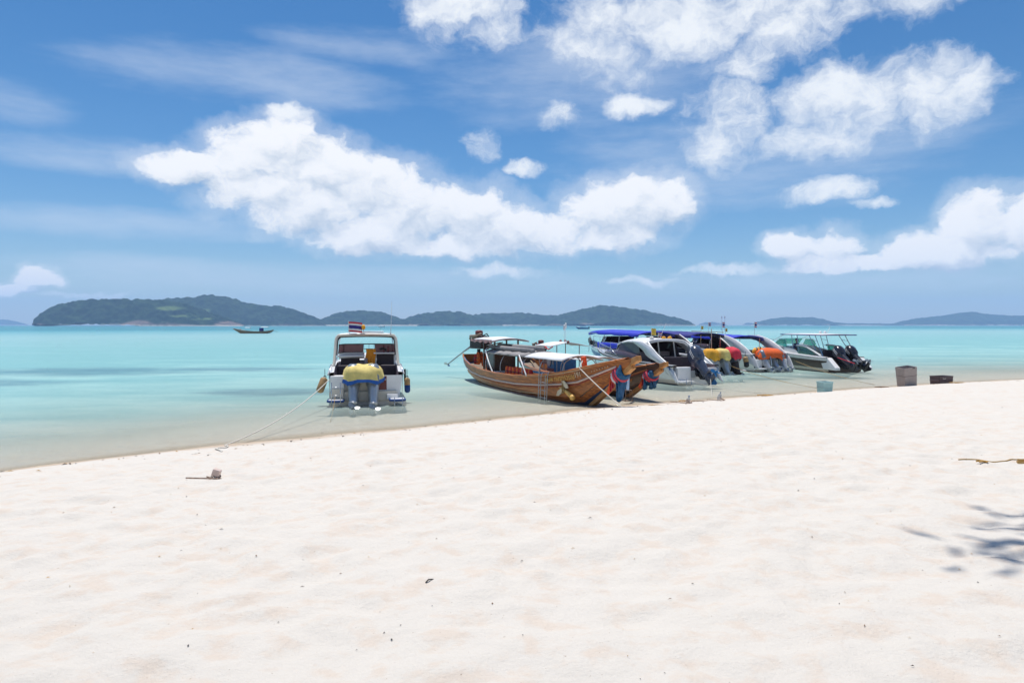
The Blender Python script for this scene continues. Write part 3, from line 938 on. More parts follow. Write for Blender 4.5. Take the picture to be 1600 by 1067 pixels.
def drape(w, d, h, material, world, name, label, cat, c, seed=1, trim=None, group=None, skirt=.5, tilt=0.0, lobes=2, tag_it=True):
    """cloth thrown over motors: domed top with a loose wavy skirt"""
    r = random.Random(seed)
    m = MB()
    n = 40; rows = []
    levels = [(0.02, 1.0), (.45, .985), (.75, .93), (.92, .82), (1.0, .66), (1.03, .40), (1.04, .38 - .2)]
    ph = [r.uniform(0, 6) for _ in range(3)]
    for lv, (q, z) in enumerate(levels[::-1]):
        pass
    rings = []
    for k in range(9):
        u = k / 8
        th = min(1, u / .62) * math.radians(84)
        rr, zz = math.sin(th) * .93, .12 + .88 * math.cos(th) ** .75
        if u > .62:
            v = (u - .62) / .38
            rr, zz = .925 + .10 * v, .28 - (.28 + skirt) * v
        ring = []
        for j in range(n):
            a = 2 * math.pi * j / n
            e = .72 if lobes == 2 else .88
            x = math.copysign(abs(math.cos(a)) ** e, math.cos(a)); y = math.copysign(abs(math.sin(a)) ** e, math.sin(a))
            fold = max(0, u - .45) / .55
            wob = 1 + (.05 * math.sin(5 * a + ph[0]) + .05 * math.sin(11 * a + ph[1]) + .02 * math.sin(17 * a)) * fold
            dip = -.16 * math.exp(-((x * rr) / .28) ** 2) * (1 - .6 * fold) if lobes == 2 else .05 * math.sin(2.3 * x * rr + ph[0]) + .04 * math.sin(5 * y * rr + ph[1])
            wob += .055 * mnoise.noise(Vector((x * rr * 2.6 + seed, y * rr * 2.6, u * 3.2)))
            dip += .10 * mnoise.noise(Vector((x * rr * 3.1, y * rr * 3.1 + seed, 2.0)))
            hem = (.16 * math.cos(4 * a + (0 if lobes == 2 else ph[2])) + .07 * math.sin(7 * a)) * max(0, u - .6) / .4
            ring.append((c[0] + x * rr * w / 2 * wob, c[1] + y * rr * d / 2 * wob, c[2] + h * (zz + dip + hem) + tilt * y * rr * d / 2))
        rings.append(ring)
    mats = material if isinstance(material, list) else [material] * 8
    m.grid([[rings[k][j % n] for k in range(9)] for j in range(n + 1)], None, mrow=mats)
    o = m.build(name, None, smooth=True, world=world, solid=.012)
    if tag_it: tag(o, label, cat, group)
    return o

def fender(world, a, b, r, parts, label):
    m = MB(); a, b = Vector(a), Vector(b)
    n = len(parts)
    root = None
    d = (b - a)
    prof = [(0, .35), (.06, .8), (.14, 1), (.5, 1), (.86, 1), (.94, .8), (1, .35)]
    def seg(u0, u1, mt):
        q = MB()
        us = sorted(set([u0, u1] + [p for p, _ in prof if u0 < p < u1]))
        q.tube([a + d * u for u in us], [r * interp(u, [p for p, _ in prof], [w for _, w in prof]) for u in us], mt, 12)
        return q
    e = empty('fender', world @ b)
    e.rotation_euler = (0, 0, 0)
    inv = Matrix.Translation(-(world @ b)) @ world
    for k, mt in enumerate(parts):
        q = seg(k / n, (k + 1) / n, mt); q.xf(inv); q.build('body', e, smooth=True)
    q = MB(); q.tube([a + Vector((0, 0, .28)), a], .010, 'black_rubber', 5); q.tube([a + Vector((.04 * math.cos(t), 0, .02 + .04 * math.sin(t))) for t in [2 * math.pi * k / 8 for k in range(9)]], .012, 'black_rubber', 5)
    q.xf(inv); q.build('lanyard', e)
    tag(e, label, 'fender')
    return e

def ladder(parent, pts_top, pts_bot, rungs, r=.014, mt='steel', name='ladder'):
    m = MB()
    A, B = [Vector(p) for p in pts_top]; C, D = [Vector(p) for p in pts_bot]
    m.tube([A, C], r, mt, 6); m.tube([B, D], r, mt, 6)
    for k in range(rungs):
        u = (k + .6) / rungs
        m.tube([A.lerp(C, u), B.lerp(D, u)], r * .9, mt, 6)
    return m.build(name, parent, smooth=True)

def curve_pts(pts, n=6):
    """Catmull-Rom through points"""
    P = [Vector(p) for p in pts]; out = []
    for i in range(len(P) - 1):
        p0, p1, p2, p3 = P[max(0, i - 1)], P[i], P[i + 1], P[min(len(P) - 1, i + 2)]
        for k in range(n):
            t = k / n
            out.append(.5 * ((2 * p1) + (p2 - p0) * t + (2 * p0 - 5 * p1 + 4 * p2 - p3) * t * t + (3 * p1 - p0 - 3 * p2 + p3) * t ** 3))
    out.append(P[-1])
    return out

# ------------------------------------------------------------------ white cabin cruiser, stern to the beach
def cruiser():
    b = empty('speedboat', (-4.85, 22.7, 0), R(12.0))
    tag(b, 'white cabin speedboat with yellow draped motors and striped flag, moored alone stern-on', 'boat')
    h = Hull(7.8, 2.5, 1.08, 1.42, .50)
    h.build(b, ['antifoul_brown', 'gel_white', 'gel_white', 'gel_white', 'gel_white', 'gel_grey', 'gel_white'], 'vinyl_mauve', 'gel_white', .34, .17, .98)
    W = mtx(b)
    # transom furniture
    m = MB()
    m.box((-.93, .10, .62), (.44, .5, .72), 'gel_white')
    m.box((-.93, -.16, .43), (.40, .06, .30), 'gel_cream')
    m.build('port_locker', b, bevel=.03)
    m = MB()
    for k, (z, y) in enumerate(((.36, -.22), (.60, .02), (.84, .24))):
        m.box((.84, y + .25, z - .09), (.36, .52, .18), 'gel_white')
    m.build('boarding_steps', b, bevel=.02)
    m = MB(); m.box((.53, .02, .72), (.27, .05, .46), 'door_red'); m.build('transom_door', b, bevel=.01)
    m = MB(); m.box((.53, -.012, .83), (.25, .03, .035), 'paint_pink'); m.build('door_trim', b)
    m = MB(); m.box((-.12, .16, .60), (1.05, .36, .62), 'gel_cream'); m.build('motor_well', b, bevel=.03)
    m = MB(); m.box((-.1, -.05, .30), (2.2, .14, .34), 'gel_cream'); m.build('transom_ledge', b, bevel=.03)
    for x in (-.98, 1.0):
        m = MB(); m.box((x, -.26, .20), (.46, .56, .07), 'gel_white')
        p = m.build('swim_platform', b, bevel=.02)
        m = MB(); m.tube([(x - .24, .0, .19), (x - .24, -.50, .19), (x - .20, -.555, .19), (x + .20, -.555, .19), (x + .24, -.50, .19), (x + .24, 0, .19)], .042, 'fender_blue', 8)
        m.build('bumper', p, smooth=True)
    ladder(b, ((-1.10, -.56, .80), (-.82, -.56, .80)), ((-1.10, -.60, .02), (-.82, -.60, .02)), 3, .013)
    ladder(b, ((.90, -.58, .28), (1.16, -.58, .28)), ((.90, -.62, -.18), (1.16, -.62, -.18)), 2, .013)
    for sx in (-1, 1):
        m = MB(); m.tube(curve_pts([(sx * 1.17, -.02, .36), (sx * 1.20, .02, .95), (sx * 1.19, .3, 1.24), (sx * 1.17, .9, 1.30), (sx * 1.17, 1.2, 1.12)]), .014, 'steel', 6)
        m.build('stern_rail', b, smooth=True)
    motor(b, (-.42, -.14, .26), 34, 'motor_grey', 'motor_silver', 1.15)
    motor(b, (.22, -.14, .26), 31, 'motor_grey', 'motor_silver', 1.15)
    # interior
    m = MB()
    m.box((-.56, 3.55, .78), (.98, .10, .98), 'vinyl_mauve'); m.box((-.56, 3.46, 1.48), (1.0, .5, .07), 'gel_white')
    m.box((-.02, 3.5, .84), (.12, .5, 1.1), 'vinyl_mauve')
    m.build('helm_console', b, bevel=.02)
    m = MB(); m.box((-.60, 3.47, 1.18), (.70, .05, .42), 'seat_dark'); m.build('console_locker', b, bevel=.015)
    m = MB(); m.box((.72, 3.6, .92), (.66, .06, 1.22), 'seat_dark'); m.build('cabin_door', b, bevel=.015)
    m = MB(); m.box((.33, 3.57, 1.0), (.10, .12, 1.3), 'gel_white'); m.box((1.08, 3.57, 1.0), (.08, .12, 1.3), 'gel_white'); m.box((.7, 3.5, 1.58), (.86, .34, .05), 'gel_white'); m.build('door_frame', b, bevel=.01)
    m = MB(); m.box((-.72, 1.9, .58), (.62, .5, .44), 'seat_dark'); m.box((-.72, 2.2, .95), (.62, .12, .5), 'seat_dark'); m.build('seat', b, bevel=.05)
    m = MB(); m.box((.78, 1.9, .58), (.56, .5, .44), 'seat_dark'); m.box((.78, 2.2, .95), (.56, .12, .5), 'seat_dark'); m.build('seat', b, bevel=.05)
    m = MB(); m.box((.12, 2.6, .62), (.36, .4, .52), 'gel_white'); m.build('cooler_seat', b, bevel=.04)
    m = MB(); m.tube([(.50, 3.42, 1.72), (.62, 3.40, 1.76), (.74, 3.42, 1.70)], .05, 'black_rubber', 6); m.tube([(.82, 3.45, 1.6), (.82, 3.45, 1.84)], .035, 'door_red', 6); m.tube([(.66, 3.45, 1.6), (.66, 3.45, 1.90)], .028, 'door_red', 6)
    m.build('helm_gear', b, smooth=True)
    # windscreen
    fr = MB()
    zb, zt = 1.60, 1.92
    L0, L1, C0, C1, R0, R1 = (-1.02, 3.2), (-.86, 3.85), (-.12, 4.0), (.34, 4.0), (1.0, 3.85), (1.12, 3.2)
    def pane(a, c, nm='windscreen_pane'):
        q = MB(); q.add([(a[0], a[1], zb), (c[0], c[1], zb), (c[0] * .97, c[1] - .16, zt), (a[0] * .97, a[1] - .16, zt)], [(0, 1, 2, 3)], 'glass_pink')
        o = q.build(nm, b, solid=.008)
        z = MB(); z.tube([(a[0], a[1], zb), (c[0], c[1], zb), (c[0] * .97, c[1] - .16, zt), (a[0] * .97, a[1] - .16, zt)], .020, 'black_rubber', 6, closed=True)
        z.build('frame', o)
    pane(L0, L1); pane(L1, C0); pane(C1, R0); pane(R0, R1)
    m = MB(); m.tube([(-.12, 3.84, 1.92), (.34, 3.84, 1.92)], .022, 'black_rubber', 6); m.build('screen_bar', b)
    for x, w in ((-.55, .95), (.70, .80)):
        m = MB(); m.box((x, 3.95, 1.48), (w, .35, .24), 'gel_white'); m.build('windscreen_base', b, bevel=.01)
    # arch with soft top
    m = MB()
    pth = curve_pts([(-1.17, 2.45, 1.10), (-1.13, 2.75, 1.6), (-1.10, 2.95, 2.08), (-1.04, 3.0, 2.22), (-.9, 3.02, 2.27), (.0, 3.04, 2.29), (.9, 3.02, 2.27), (1.04, 3.0, 2.22), (1.10, 2.95, 2.08), (1.13, 2.75, 1.6), (1.17, 2.45, 1.10)], 5)
    m.tube(pth, .055, 'gel_cream', 8)
    m.build('arch', b, smooth=True)
    m = MB()
    inner = [p + Vector((0, .10, -.06)) for p in pth[5:-5]]
    inner = [Vector((p.x * .95, p.y, p.z)) for p in inner]
    m.tube(inner, .03, 'black_rubber', 6); m.build('arch_gasket', b, smooth=True)
    m = MB()
    rows = []
    for y, z in ((2.98, 2.30), (3.4, 2.335), (3.9, 2.32), (4.35, 2.26)):
        rows.append([(x, y, z - .05 * (x / 1.0) ** 2) for x in np.linspace(-1.0, 1.0, 9)])
    m.grid(rows, 'canvas_pink'); 
    m.build('soft_top', b, smooth=True, solid=.02)
    m = MB(); rows = [[(x, y, z + .03 - .05 * x * x) for x in np.linspace(-.96, .96, 9)] for y, z in ((3.02, 2.30), (3.4, 2.335), (3.9, 2.32), (4.32, 2.27))]
    m.grid(rows, 'canvas_white'); m.build('top_cover', b, smooth=True, solid=.02)
    for sx in (-1, 1):
        m = MB(); m.tube([(sx * .98, 4.33, 2.24), (sx * 1.02, 3.7, 1.92)], .016, 'steel', 6); m.build('top_strut', b)
        m = MB(); m.tube([(sx * .98, 4.0, 2.26), (sx * 1.08, 3.1, 1.3)], .013, 'steel', 6); m.build('top_strut', b)
    flag(b, (-.62, 3.0, 2.28), .52, .50, .38, TRICOLOUR, (-.03, 0), (1, .15))
    m = MB(); m.tube([(-.10, 3.02, 2.30), (-.10, 3.02, 2.50)], .012, 'steel', 5); m.lathe([(.02, 0), (.065, .03), (.075, .10), (.05, .16), (.01, .19)], 'cloth_amber', (-.10, 3.02, 2.48), 10); m.build('beacon_light', b, smooth=True)
    m = MB(); m.tube([(.90, 3.02, 2.26), (.92, 3.02, 2.6), (.95, 3.02, 3.55)], [.018, .010, .006], 'decal_white', 6); m.lathe([(.035, 0), (.03, .1)], 'decal_white', (.90, 3.02, 2.27), 8); m.build('antenna', b)
    m = MB(); m.box((.2, 3.5, 2.40), (.9, .5, .04), 'decal_white'); m.build('solar_panel', b, bevel=.01)
    m = MB(); m.tube([(1.30, .55, .72), (1.30, .55, 1.14)], .035, 'black_rubber', 8); m.build('rod_holder', b)
    bow_rail(b, h)
    # things hung on or thrown over the boat
    drape(1.32, 1.16, .32, ['cloth_yellow'] * 7 + ['cloth_blue'], W, 'motor_cover', 'yellow tarpaulin with blue hem draped over twin outboard motors', 'cover', (-.10, .03, 1.06), 4, skirt=.84, tilt=.08)
    fender(W, (-1.34, .1, .92), (-1.52, -.05, .44), .125, ['fender_tan'], 'tan cylinder fender hanging off a white speedboat by its mooring rope')
    fender(W, (1.36, .35, .86), (1.37, .30, .34), .10, ['fender_tan', 'fender_blue'], 'fender half tan and half navy on a white speedboat')
    t = MB(); rows = []
    for i in range(13):
        u = i / 12
        rows.append([(-.02 + .36 * u + .02 * math.sin(v * 7), 3.42 - .03 * math.sin(u * 19 + v * 2) * v - .01, 1.74 - .60 * v * (1 - .18 * math.cos(u * 3))) for v in np.linspace(0, 1, 8)])
    t.grid(rows, 'cloth_saffron')
    tag(t.build('towel', None, smooth=True, world=W, solid=.012), 'orange towel hung beside the cabin door of a white speedboat', 'towel')
    t = MB(); t.tube([(-.10, 3.42, 1.745), (.38, 3.42, 1.745)], .012, 'steel', 5); t.build('towel_rail', b)
    # mooring line to the beach
    a = W @ Vector((-1.20, -.05, .86))
    e = Vector((-6.0, 14.2, 0)); e.z = ground_z(e.x, e.y) + .02
    r = MB(); pth = catenary(a, e, .22, 20)
    ex = Vector((-4.15, 10.6, 0))
    for k in range(1, 14):
        q = e.lerp(Vector((-5.2, 11.8, 0)), k / 13); q.x += .10 * math.sin(k * .9); q.z = ground_z(q.x, q.y) + (.015 if k % 5 else -.01)
        pth.append(q)
    r.tube(pth, .014, 'rope_white', 6)
    tag(r.build('mooring_rope', None, smooth=True), 'long white rope from the lone white speedboat down to the sand', 'rope')
    # its second line lies slack
    r = MB(); pth = catenary(W @ Vector((-1.0, -.3, .3)), Vector((-4.7, 16.8, ground_z(-4.7, 16.8) + .01)), .35, 16)
    r.tube(pth, .008, 'rope_tan', 5)
    tag(r.build('slack_line', None, smooth=True), 'thin tan line sagging from the lone white speedboat into the shallows', 'rope')
cruiser()

# ------------------------------------------------------------------ wooden longtail boats
LT_Y = [-0.75, -.3, .4, 1.5, 3, 5, 7, 9, 10.2, 11.2, 12.2, 13.1, 13.8]
LT_B = [.36, .52, .66, .82, .95, 1.03, 1.02, .88, .70, .52, .34, .17, .09]
LT_S = [1.22, 1.10, .96, .82, .72, .68, .70, .84, 1.00, 1.18, 1.38, 1.54, 1.64]
LT_K = [.80, .42, .05, -.15, -.22, -.25, -.25, -.22, -.19, -.10, .46, 1.0, 1.42]
def lt_point(y, f):
    b, s, k = interp(y, LT_Y, LT_B), interp(y, LT_Y, LT_S), interp(y, LT_Y, LT_K)
    g = interp(f, [0, .12, .3, .5, .7, .85, 1], [.0, .42, .66, .82, .93, .98, 1.0])
    return Vector((b * g, y, lerp(k, s, f)))

def longtail_hull(b, wood, top, strip, bottom, text=None):
    ys = sorted(set(LT_Y + [2.2, 4, 6, 8, 9.6, 10.7, 11.7, 12.7]))
    fs = [0, .12, .22, .3, .4, .5, .6, .7, .78, .85, .92, 1.0]
    m = MB()
    for sx in (1, -1):
        rows = []
        for y in ys:
            rows.append([Vector((sx * p.x, p.y, p.z)) for p in (lt_point(y, f) for f in fs)])
        m.grid(rows, None, mrow=[bottom, wood, wood, wood, wood, wood, wood, wood, wood, wood, wood])
    # stern board
    q = [lt_point(ys[0], f) for f in fs]
    poly = [tuple(p) for p in q] + [(-p.x, p.y, p.z) for p in reversed(q[1:])]
    m.add(poly, [tuple(range(len(poly)))], wood)
    m.build('hull', b, smooth=True)
    # inside skin and floor boards
    m = MB()
    for sx in (1, -1):
        rows = []
        for y in [v for v in ys if -.4 < v < 12.5]:
            bb, s = interp(y, LT_Y, LT_B), interp(y, LT_Y, LT_S)
            fl = max(.14, interp(y, LT_Y, LT_K) + .35)
            rows.append([(sx * bb, y, s), (sx * (bb - .07), y, s + .004), (sx * (bb - .09), y, s - .08), (sx * max(.02, bb * .80), y, min(fl, s - .1)), (0, y, min(fl, s - .1))])
        m.grid(rows, None, mrow=['paint_blue', 'paint_blue', 'wood_orange', 'wood_grey'])
    m.build('inner_planking', b)
    # foredeck planks
    m = MB()
    rows = []
    for y in (9.2, 9.8, 10.5, 11.2, 12.0, 12.8, 13.5):
        bb, s = interp(y, LT_Y, LT_B), interp(y, LT_Y, LT_S)
        rows.append([(bb * f, y, s + .012 + .05 * (1 - f * f)) for f in (-.97, -.5, 0, .5, .97)])
    m.grid(rows, top); m.build('foredeck', b, solid=.02)
    for sx in (1, -1):
        for nm, f, r, mt in (('gunwale', 1.0, .040, top), ('rubbing_strake', .66, .036, strip), ('red_moulding', .60, .020, 'paint_red'), ('waterline_stripe', .33, .020, 'gilt_pale')):
            t = MB(); pts = [lt_point(y, f) for y in ys if (y < 13.3 and (nm != 'waterline_stripe' or y < 11.2))]
            t.tube([(sx * (p.x + .008), p.y, p.z) for p in pts], r, mt, 6)
            t.build(nm, b, smooth=True)
        t = MB(); rows = []
        for y in [v for v in ys if 6.5 < v < 13.3]:
            p1, p2 = lt_point(y, .955), lt_point(y, .975)
            rows.append([(sx * (p1.x + .012), p1.y, p1.z), (sx * (p2.x + .012), p2.y, p2.z)])
        t.grid(rows, 'gilt_pale'); t.build('gilt_line', b)
    # stem post, running up past the deck to a squared timber head
    st = MB()
    pth = [(11.05, -.16), (11.5, .05), (12.2, .45), (13.1, .99), (13.8, 1.40)]
    for (y0, z0), (y1, z1) in zip(pth[:-1], pth[1:]):
        d = Vector((0, y1 - y0, z1 - z0)).normalized(); n = Vector((0, -d.z, d.y))
        w = .085
        a, c = Vector((0, y0, z0)), Vector((0, y1, z1))
        vs_ = [a + Vector((sx * w, 0, 0)) + n * o for o in (-.07, .09) for sx in (-1, 1)] + [c + Vector((sx * w, 0, 0)) + n * o for o in (-.07, .09) for sx in (-1, 1)]
        st.add(vs_, [(0, 1, 3, 2), (4, 6, 7, 5), (0, 4, 5, 1), (2, 3, 7, 6), (0, 2, 6, 4), (1, 5, 7, 3)], 'wood_light')
    st.build('stem_post', b)
    hd = MB()
    hd.add([(sx * w, y, z) for (y, z, w) in ((13.55, 1.34, .065), (13.47, 1.56, .065), (14.15, 1.58, .09), (14.10, 1.74, .09)) for sx in (-1, 1)],
           [(0, 1, 5, 4), (2, 6, 7, 3), (0, 4, 6, 2), (1, 3, 7, 5), (4, 5, 7, 6), (0, 2, 3, 1)], 'wood_light')
    hd.build('prow_head', b, bevel=.02)
    # cross benches
    for y in (3.4, 5.0, 6.6, 8.2):
        bb, s = interp(y, LT_Y, LT_B), interp(y, LT_Y, LT_S)
        t = MB(); t.box((0, y, s - .16), (bb * 1.86, .26, .04), 'wood_orange'); t.build('bench', b, bevel=.008)
    # mooring bitt on the foredeck
    t = MB(); t.box((.34, 11.4, 1.36), (.15, .15, .5), 'silk_orange', Matrix.Rotation(R(8), 3, 'Y')); t.build('mooring_bitt', b, bevel=.02)

def lt_text(b, body, y, f, size, mt, sx=-1):
    """painted lettering set against the topside"""
    cu = bpy.data.curves.new('lettering', 'FONT'); cu.body = body; cu.size = size; cu.extrude = .004
    cu.align_x = 'CENTER'; cu.align_y = 'CENTER'
    cu.materials.append(M[mt])
    tmp = bpy.data.objects.new('lettering_curve', cu); COL.objects.link(tmp)
    me = bpy.data.meshes.new_from_object(tmp.evaluated_get(bpy.context.evaluated_depsgraph_get()))
    bpy.data.objects.remove(tmp)
    o = bpy.data.objects.new('lettering', me); COL.objects.link(o); o.parent = b
    p = lt_point(y, f); q = lt_point(y + .3, f); p0 = lt_point(y - .3, f); up = lt_point(y, f + .12) - lt_point(y, f - .12)
    along = (q - p0); along.x *= sx; up.x *= sx; p.x *= sx
    X = (along if sx > 0 else along).normalized()
    if sx > 0: pass
    # starboard is +x when the bow is +y; text must read left to right seen from outside
    X = (along * (1 if sx > 0 else -1)).normalized()
    Z = X.cross(up.normalized()).normalized(); Y = Z.cross(X)
    o.matrix_local = Matrix((( X.x, Y.x, Z.x, p.x), (X.y, Y.y, Z.y, p.y), (X.z, Y.z, Z.z, p.z), (0, 0, 0, 1)))
    o.location = Vector(o.location) + Z * .014
    o['kind'] = 'stuff'
    return o

def longtail_engine(b, y=.35, z=1.25, yawd=12, red=False):
    e = empty('engine', (0, y, z), R(yawd), b)
    m = MB()
    m.box((0, .05, .22), (.42, .78, .40), 'engine_iron'); m.box((0, .10, .47), (.30, .60, .14), 'engine_red' if red else 'engine_iron')
    m.build('block', e, bevel=.04)
    m = MB()
    for k in range(4): m.tube([(.21, -.18 + k * .17, .36), (.30, -.18 + k * .17, .42), (.33, -.05 + k * .1, .52)], .035, 'rust_steel', 6)
    m.tube([(.33, -.1, .52), (.33, .35, .54), (.30, .6, .62)], .05, 'rust_steel', 8)
    m.build('exhaust', e, smooth=True)
    m = MB(); m.lathe([(.05, -.05), (.26, -.04), (.27, .02), (.08, .05)], 'engine_iron', (0, .50, .25), 16, 'y'); m.build('flywheel', e, smooth=True)
    m = MB(); m.lathe([(.05, 0), (.15, .02), (.15, .20), (.05, .24)], 'engine_red', (-.12, -.15, .52), 12); m.build('air_filter', e, smooth=True)
    m = MB(); m.tube([(-.22, -.2, .3), (-.34, 0, .45), (-.28, .3, .30)], .03, 'black_rubber', 6); m.tube([(.1, .3, .5), (0, .55, .62), (-.2, .5, .4)], .025, 'black_rubber', 6); m.build('hose', e, smooth=True)
    m = MB(); m.tube([(0, .3, .1), (.05, .9, .20), (.10, 1.7, .30)], .025, 'galvanised', 6); m.build('tiller', e, smooth=True)
    m = MB(); m.tube([(0, -.3, .20), (0, -1.0, -.10), (0, -2.3, -.72)], [.05, .032, .028], 'galvanised', 8); sh = m.build('shaft', e, smooth=True)
    m = MB()
    m.lathe([(.03, 0), (.045, -.06), (.02, -.12)], 'steel', (0, -2.3, -.72), 8, 'y')
    for j in range(2):
        a = math.pi * j + .5
        m.prism([(r * math.cos(a) - w * math.sin(a), -2.35 + w * .4, -.72 + r * math.sin(a) + w * math.cos(a)) for r, w in [(.03, -.02), (.10, -.06), (.17, 0), (.10, .06), (.03, .02)]], (0, .012, 0), 'steel')
    m.build('propeller', sh)
    m = MB(); m.tube([(0, 0, 0), (0, .02, -.42)], .07, 'engine_iron', 8); m.box((0, .05, -.42), (.5, .2, .12), 'wood_dark'); m.build('engine_post', e)
    return e

def hoops(b, ys, z_top, z0, half):
    for y in ys:
        m = MB()
        m.tube(curve_pts([(-half, y, z0), (-half * .98, y, z0 + .45 * (z_top - z0)), (-half * .72, y, z_top - .12), (0, y, z_top), (half * .72, y, z_top - .12), (half * .98, y, z0 + .45 * (z_top - z0)), (half, y, z0)], 4), .018, 'galvanised', 6)
        m.build('canopy_hoop', b, smooth=True)
def canopy(b, y0, y1, z, half, mt, name='canopy', sag=.05, n=10, wob=.0):
    m = MB(); rows = []
    for i in range(n + 1):
        y = lerp(y0, y1, i / n)
        rows.append([(half * f, y, z - .16 * f * f - sag * math.sin(i * math.pi) + wob * math.sin(i * 1.9 + f * 3)) for f in np.linspace(-1, 1, 9)])
    m.grid(rows, mt)
    return m.build(name, b, smooth=True, solid=.03)

def scarf_bundle(b, W, y, label_a, label_b, seed, s=1.0):
    """silk scarves wound round the prow with hanging tails: one blue, one pink"""
    r = random.Random(seed)
    zc = interp(y, [11.5, 12.2, 13.1, 13.8], [.05, .45, .99, 1.40]) + .12
    ax = Vector((0, .90, .43))
    n1 = Vector((1, 0, 0)); n2 = Vector((0, -.43, .90))
    m = MB()
    for k in range(9):
        c = Vector((0, y, zc)) + ax * (-.22 + .055 * k)
        rad = .15 + r.uniform(-.03, .04)
        ph = r.uniform(0, 6)
        m.tube([c + (n1 * math.cos(t) + n2 * math.sin(t) * 1.15) * rad * (1 + .12 * math.sin(3 * t + ph)) + ax * (.03 * math.sin(2 * t + ph)) for t in [2 * math.pi * j / 14 for j in range(14)]], .050, 'silk_blue', 6, closed=True)
    def tail(x0, y0, ln, wd, mt, mm, sway):
        rows = []
        for i in range(10):
            u = i / 9
            rows.append([(x0 + sway * u + wd * (f - .5) * (1 + .3 * math.sin(u * 4)), y0 - .10 * u + .05 * math.sin(f * 5 + u * 6), zc - .05 - ln * u + .03 * math.sin(f * 7)) for f in np.linspace(0, 1, 6)])
        mm.grid(rows, mt)
    for k in range(4):
        tail(r.uniform(-.22, .12), y + r.uniform(-.12, .12), r.uniform(.45, .85) * s, r.uniform(.16, .26), 'silk_blue', m, r.uniform(-.08, .10))
    o = m.build('scarf', None, smooth=True, world=W, solid=.012)
    tag(o, label_a, 'scarf')
    m = MB()
    for k in range(3):
        tail(-.02 + .09 * k, y - .26, (.42 + .1 * k) * s, .11, ('silk_pink', 'silk_pink', 'silk_orange')[k], m, .10)
    for k in range(2):
        c = Vector((0, y, zc)) + ax * (-.14 + .16 * k)
        m.tube([c + (n1 * math.cos(t) + n2 * math.sin(t) * 1.15) * .215 for t in [2 * math.pi * j / 14 for j in range(14)]], .045, 'silk_pink', 6, closed=True)
    o = m.build('scarf', None, smooth=True, world=W, solid=.012)
    tag(o, label_b, 'scarf')
    m = MB()
    m.tube([Vector((0, y, zc)) + ax * -.30 + (n1 * math.cos(t) + n2 * math.sin(t) * 1.1) * .18 for t in [2 * math.pi * j / 12 for j in range(12)]], .05, 'flag_white', 6, closed=True)
    return m

JACKET = None
def life_jacket(W, loc, rz, label, group, mt=('vest_orange', 'vest_red')):
    m = MB()
    for sx in (-1, 1):
        rows = []
        for z, w, d in ((0, .10, .05), (.06, .12, .08), (.26, .12, .085), (.42, .09, .07), (.48, .05, .05)):
            rows.append([(sx * .125 + w * math.cos(t), d * math.sin(t), z) for t in [2 * math.pi * j / 10 for j in range(10)]])
        m.grid(rows, mt[0] if sx < 0 else mt[1], closed=True)
        m.add(rows[0], [tuple(range(10))], mt[0]); m.add(rows[-1], [tuple(range(10))], mt[0])
    m.box((0, .01, .12), (.42, .18, .03), 'black_rubber'); m.box((0, .01, .30), (.42, .18, .03), 'black_rubber')
    o = m.build('life_jacket', None, smooth=True)
    T = W @ Matrix.Translation(loc) @ Matrix.Rotation(rz, 4, 'Z')
    o.matrix_world = T
    tag(o, label, 'life jacket', group)
    return o

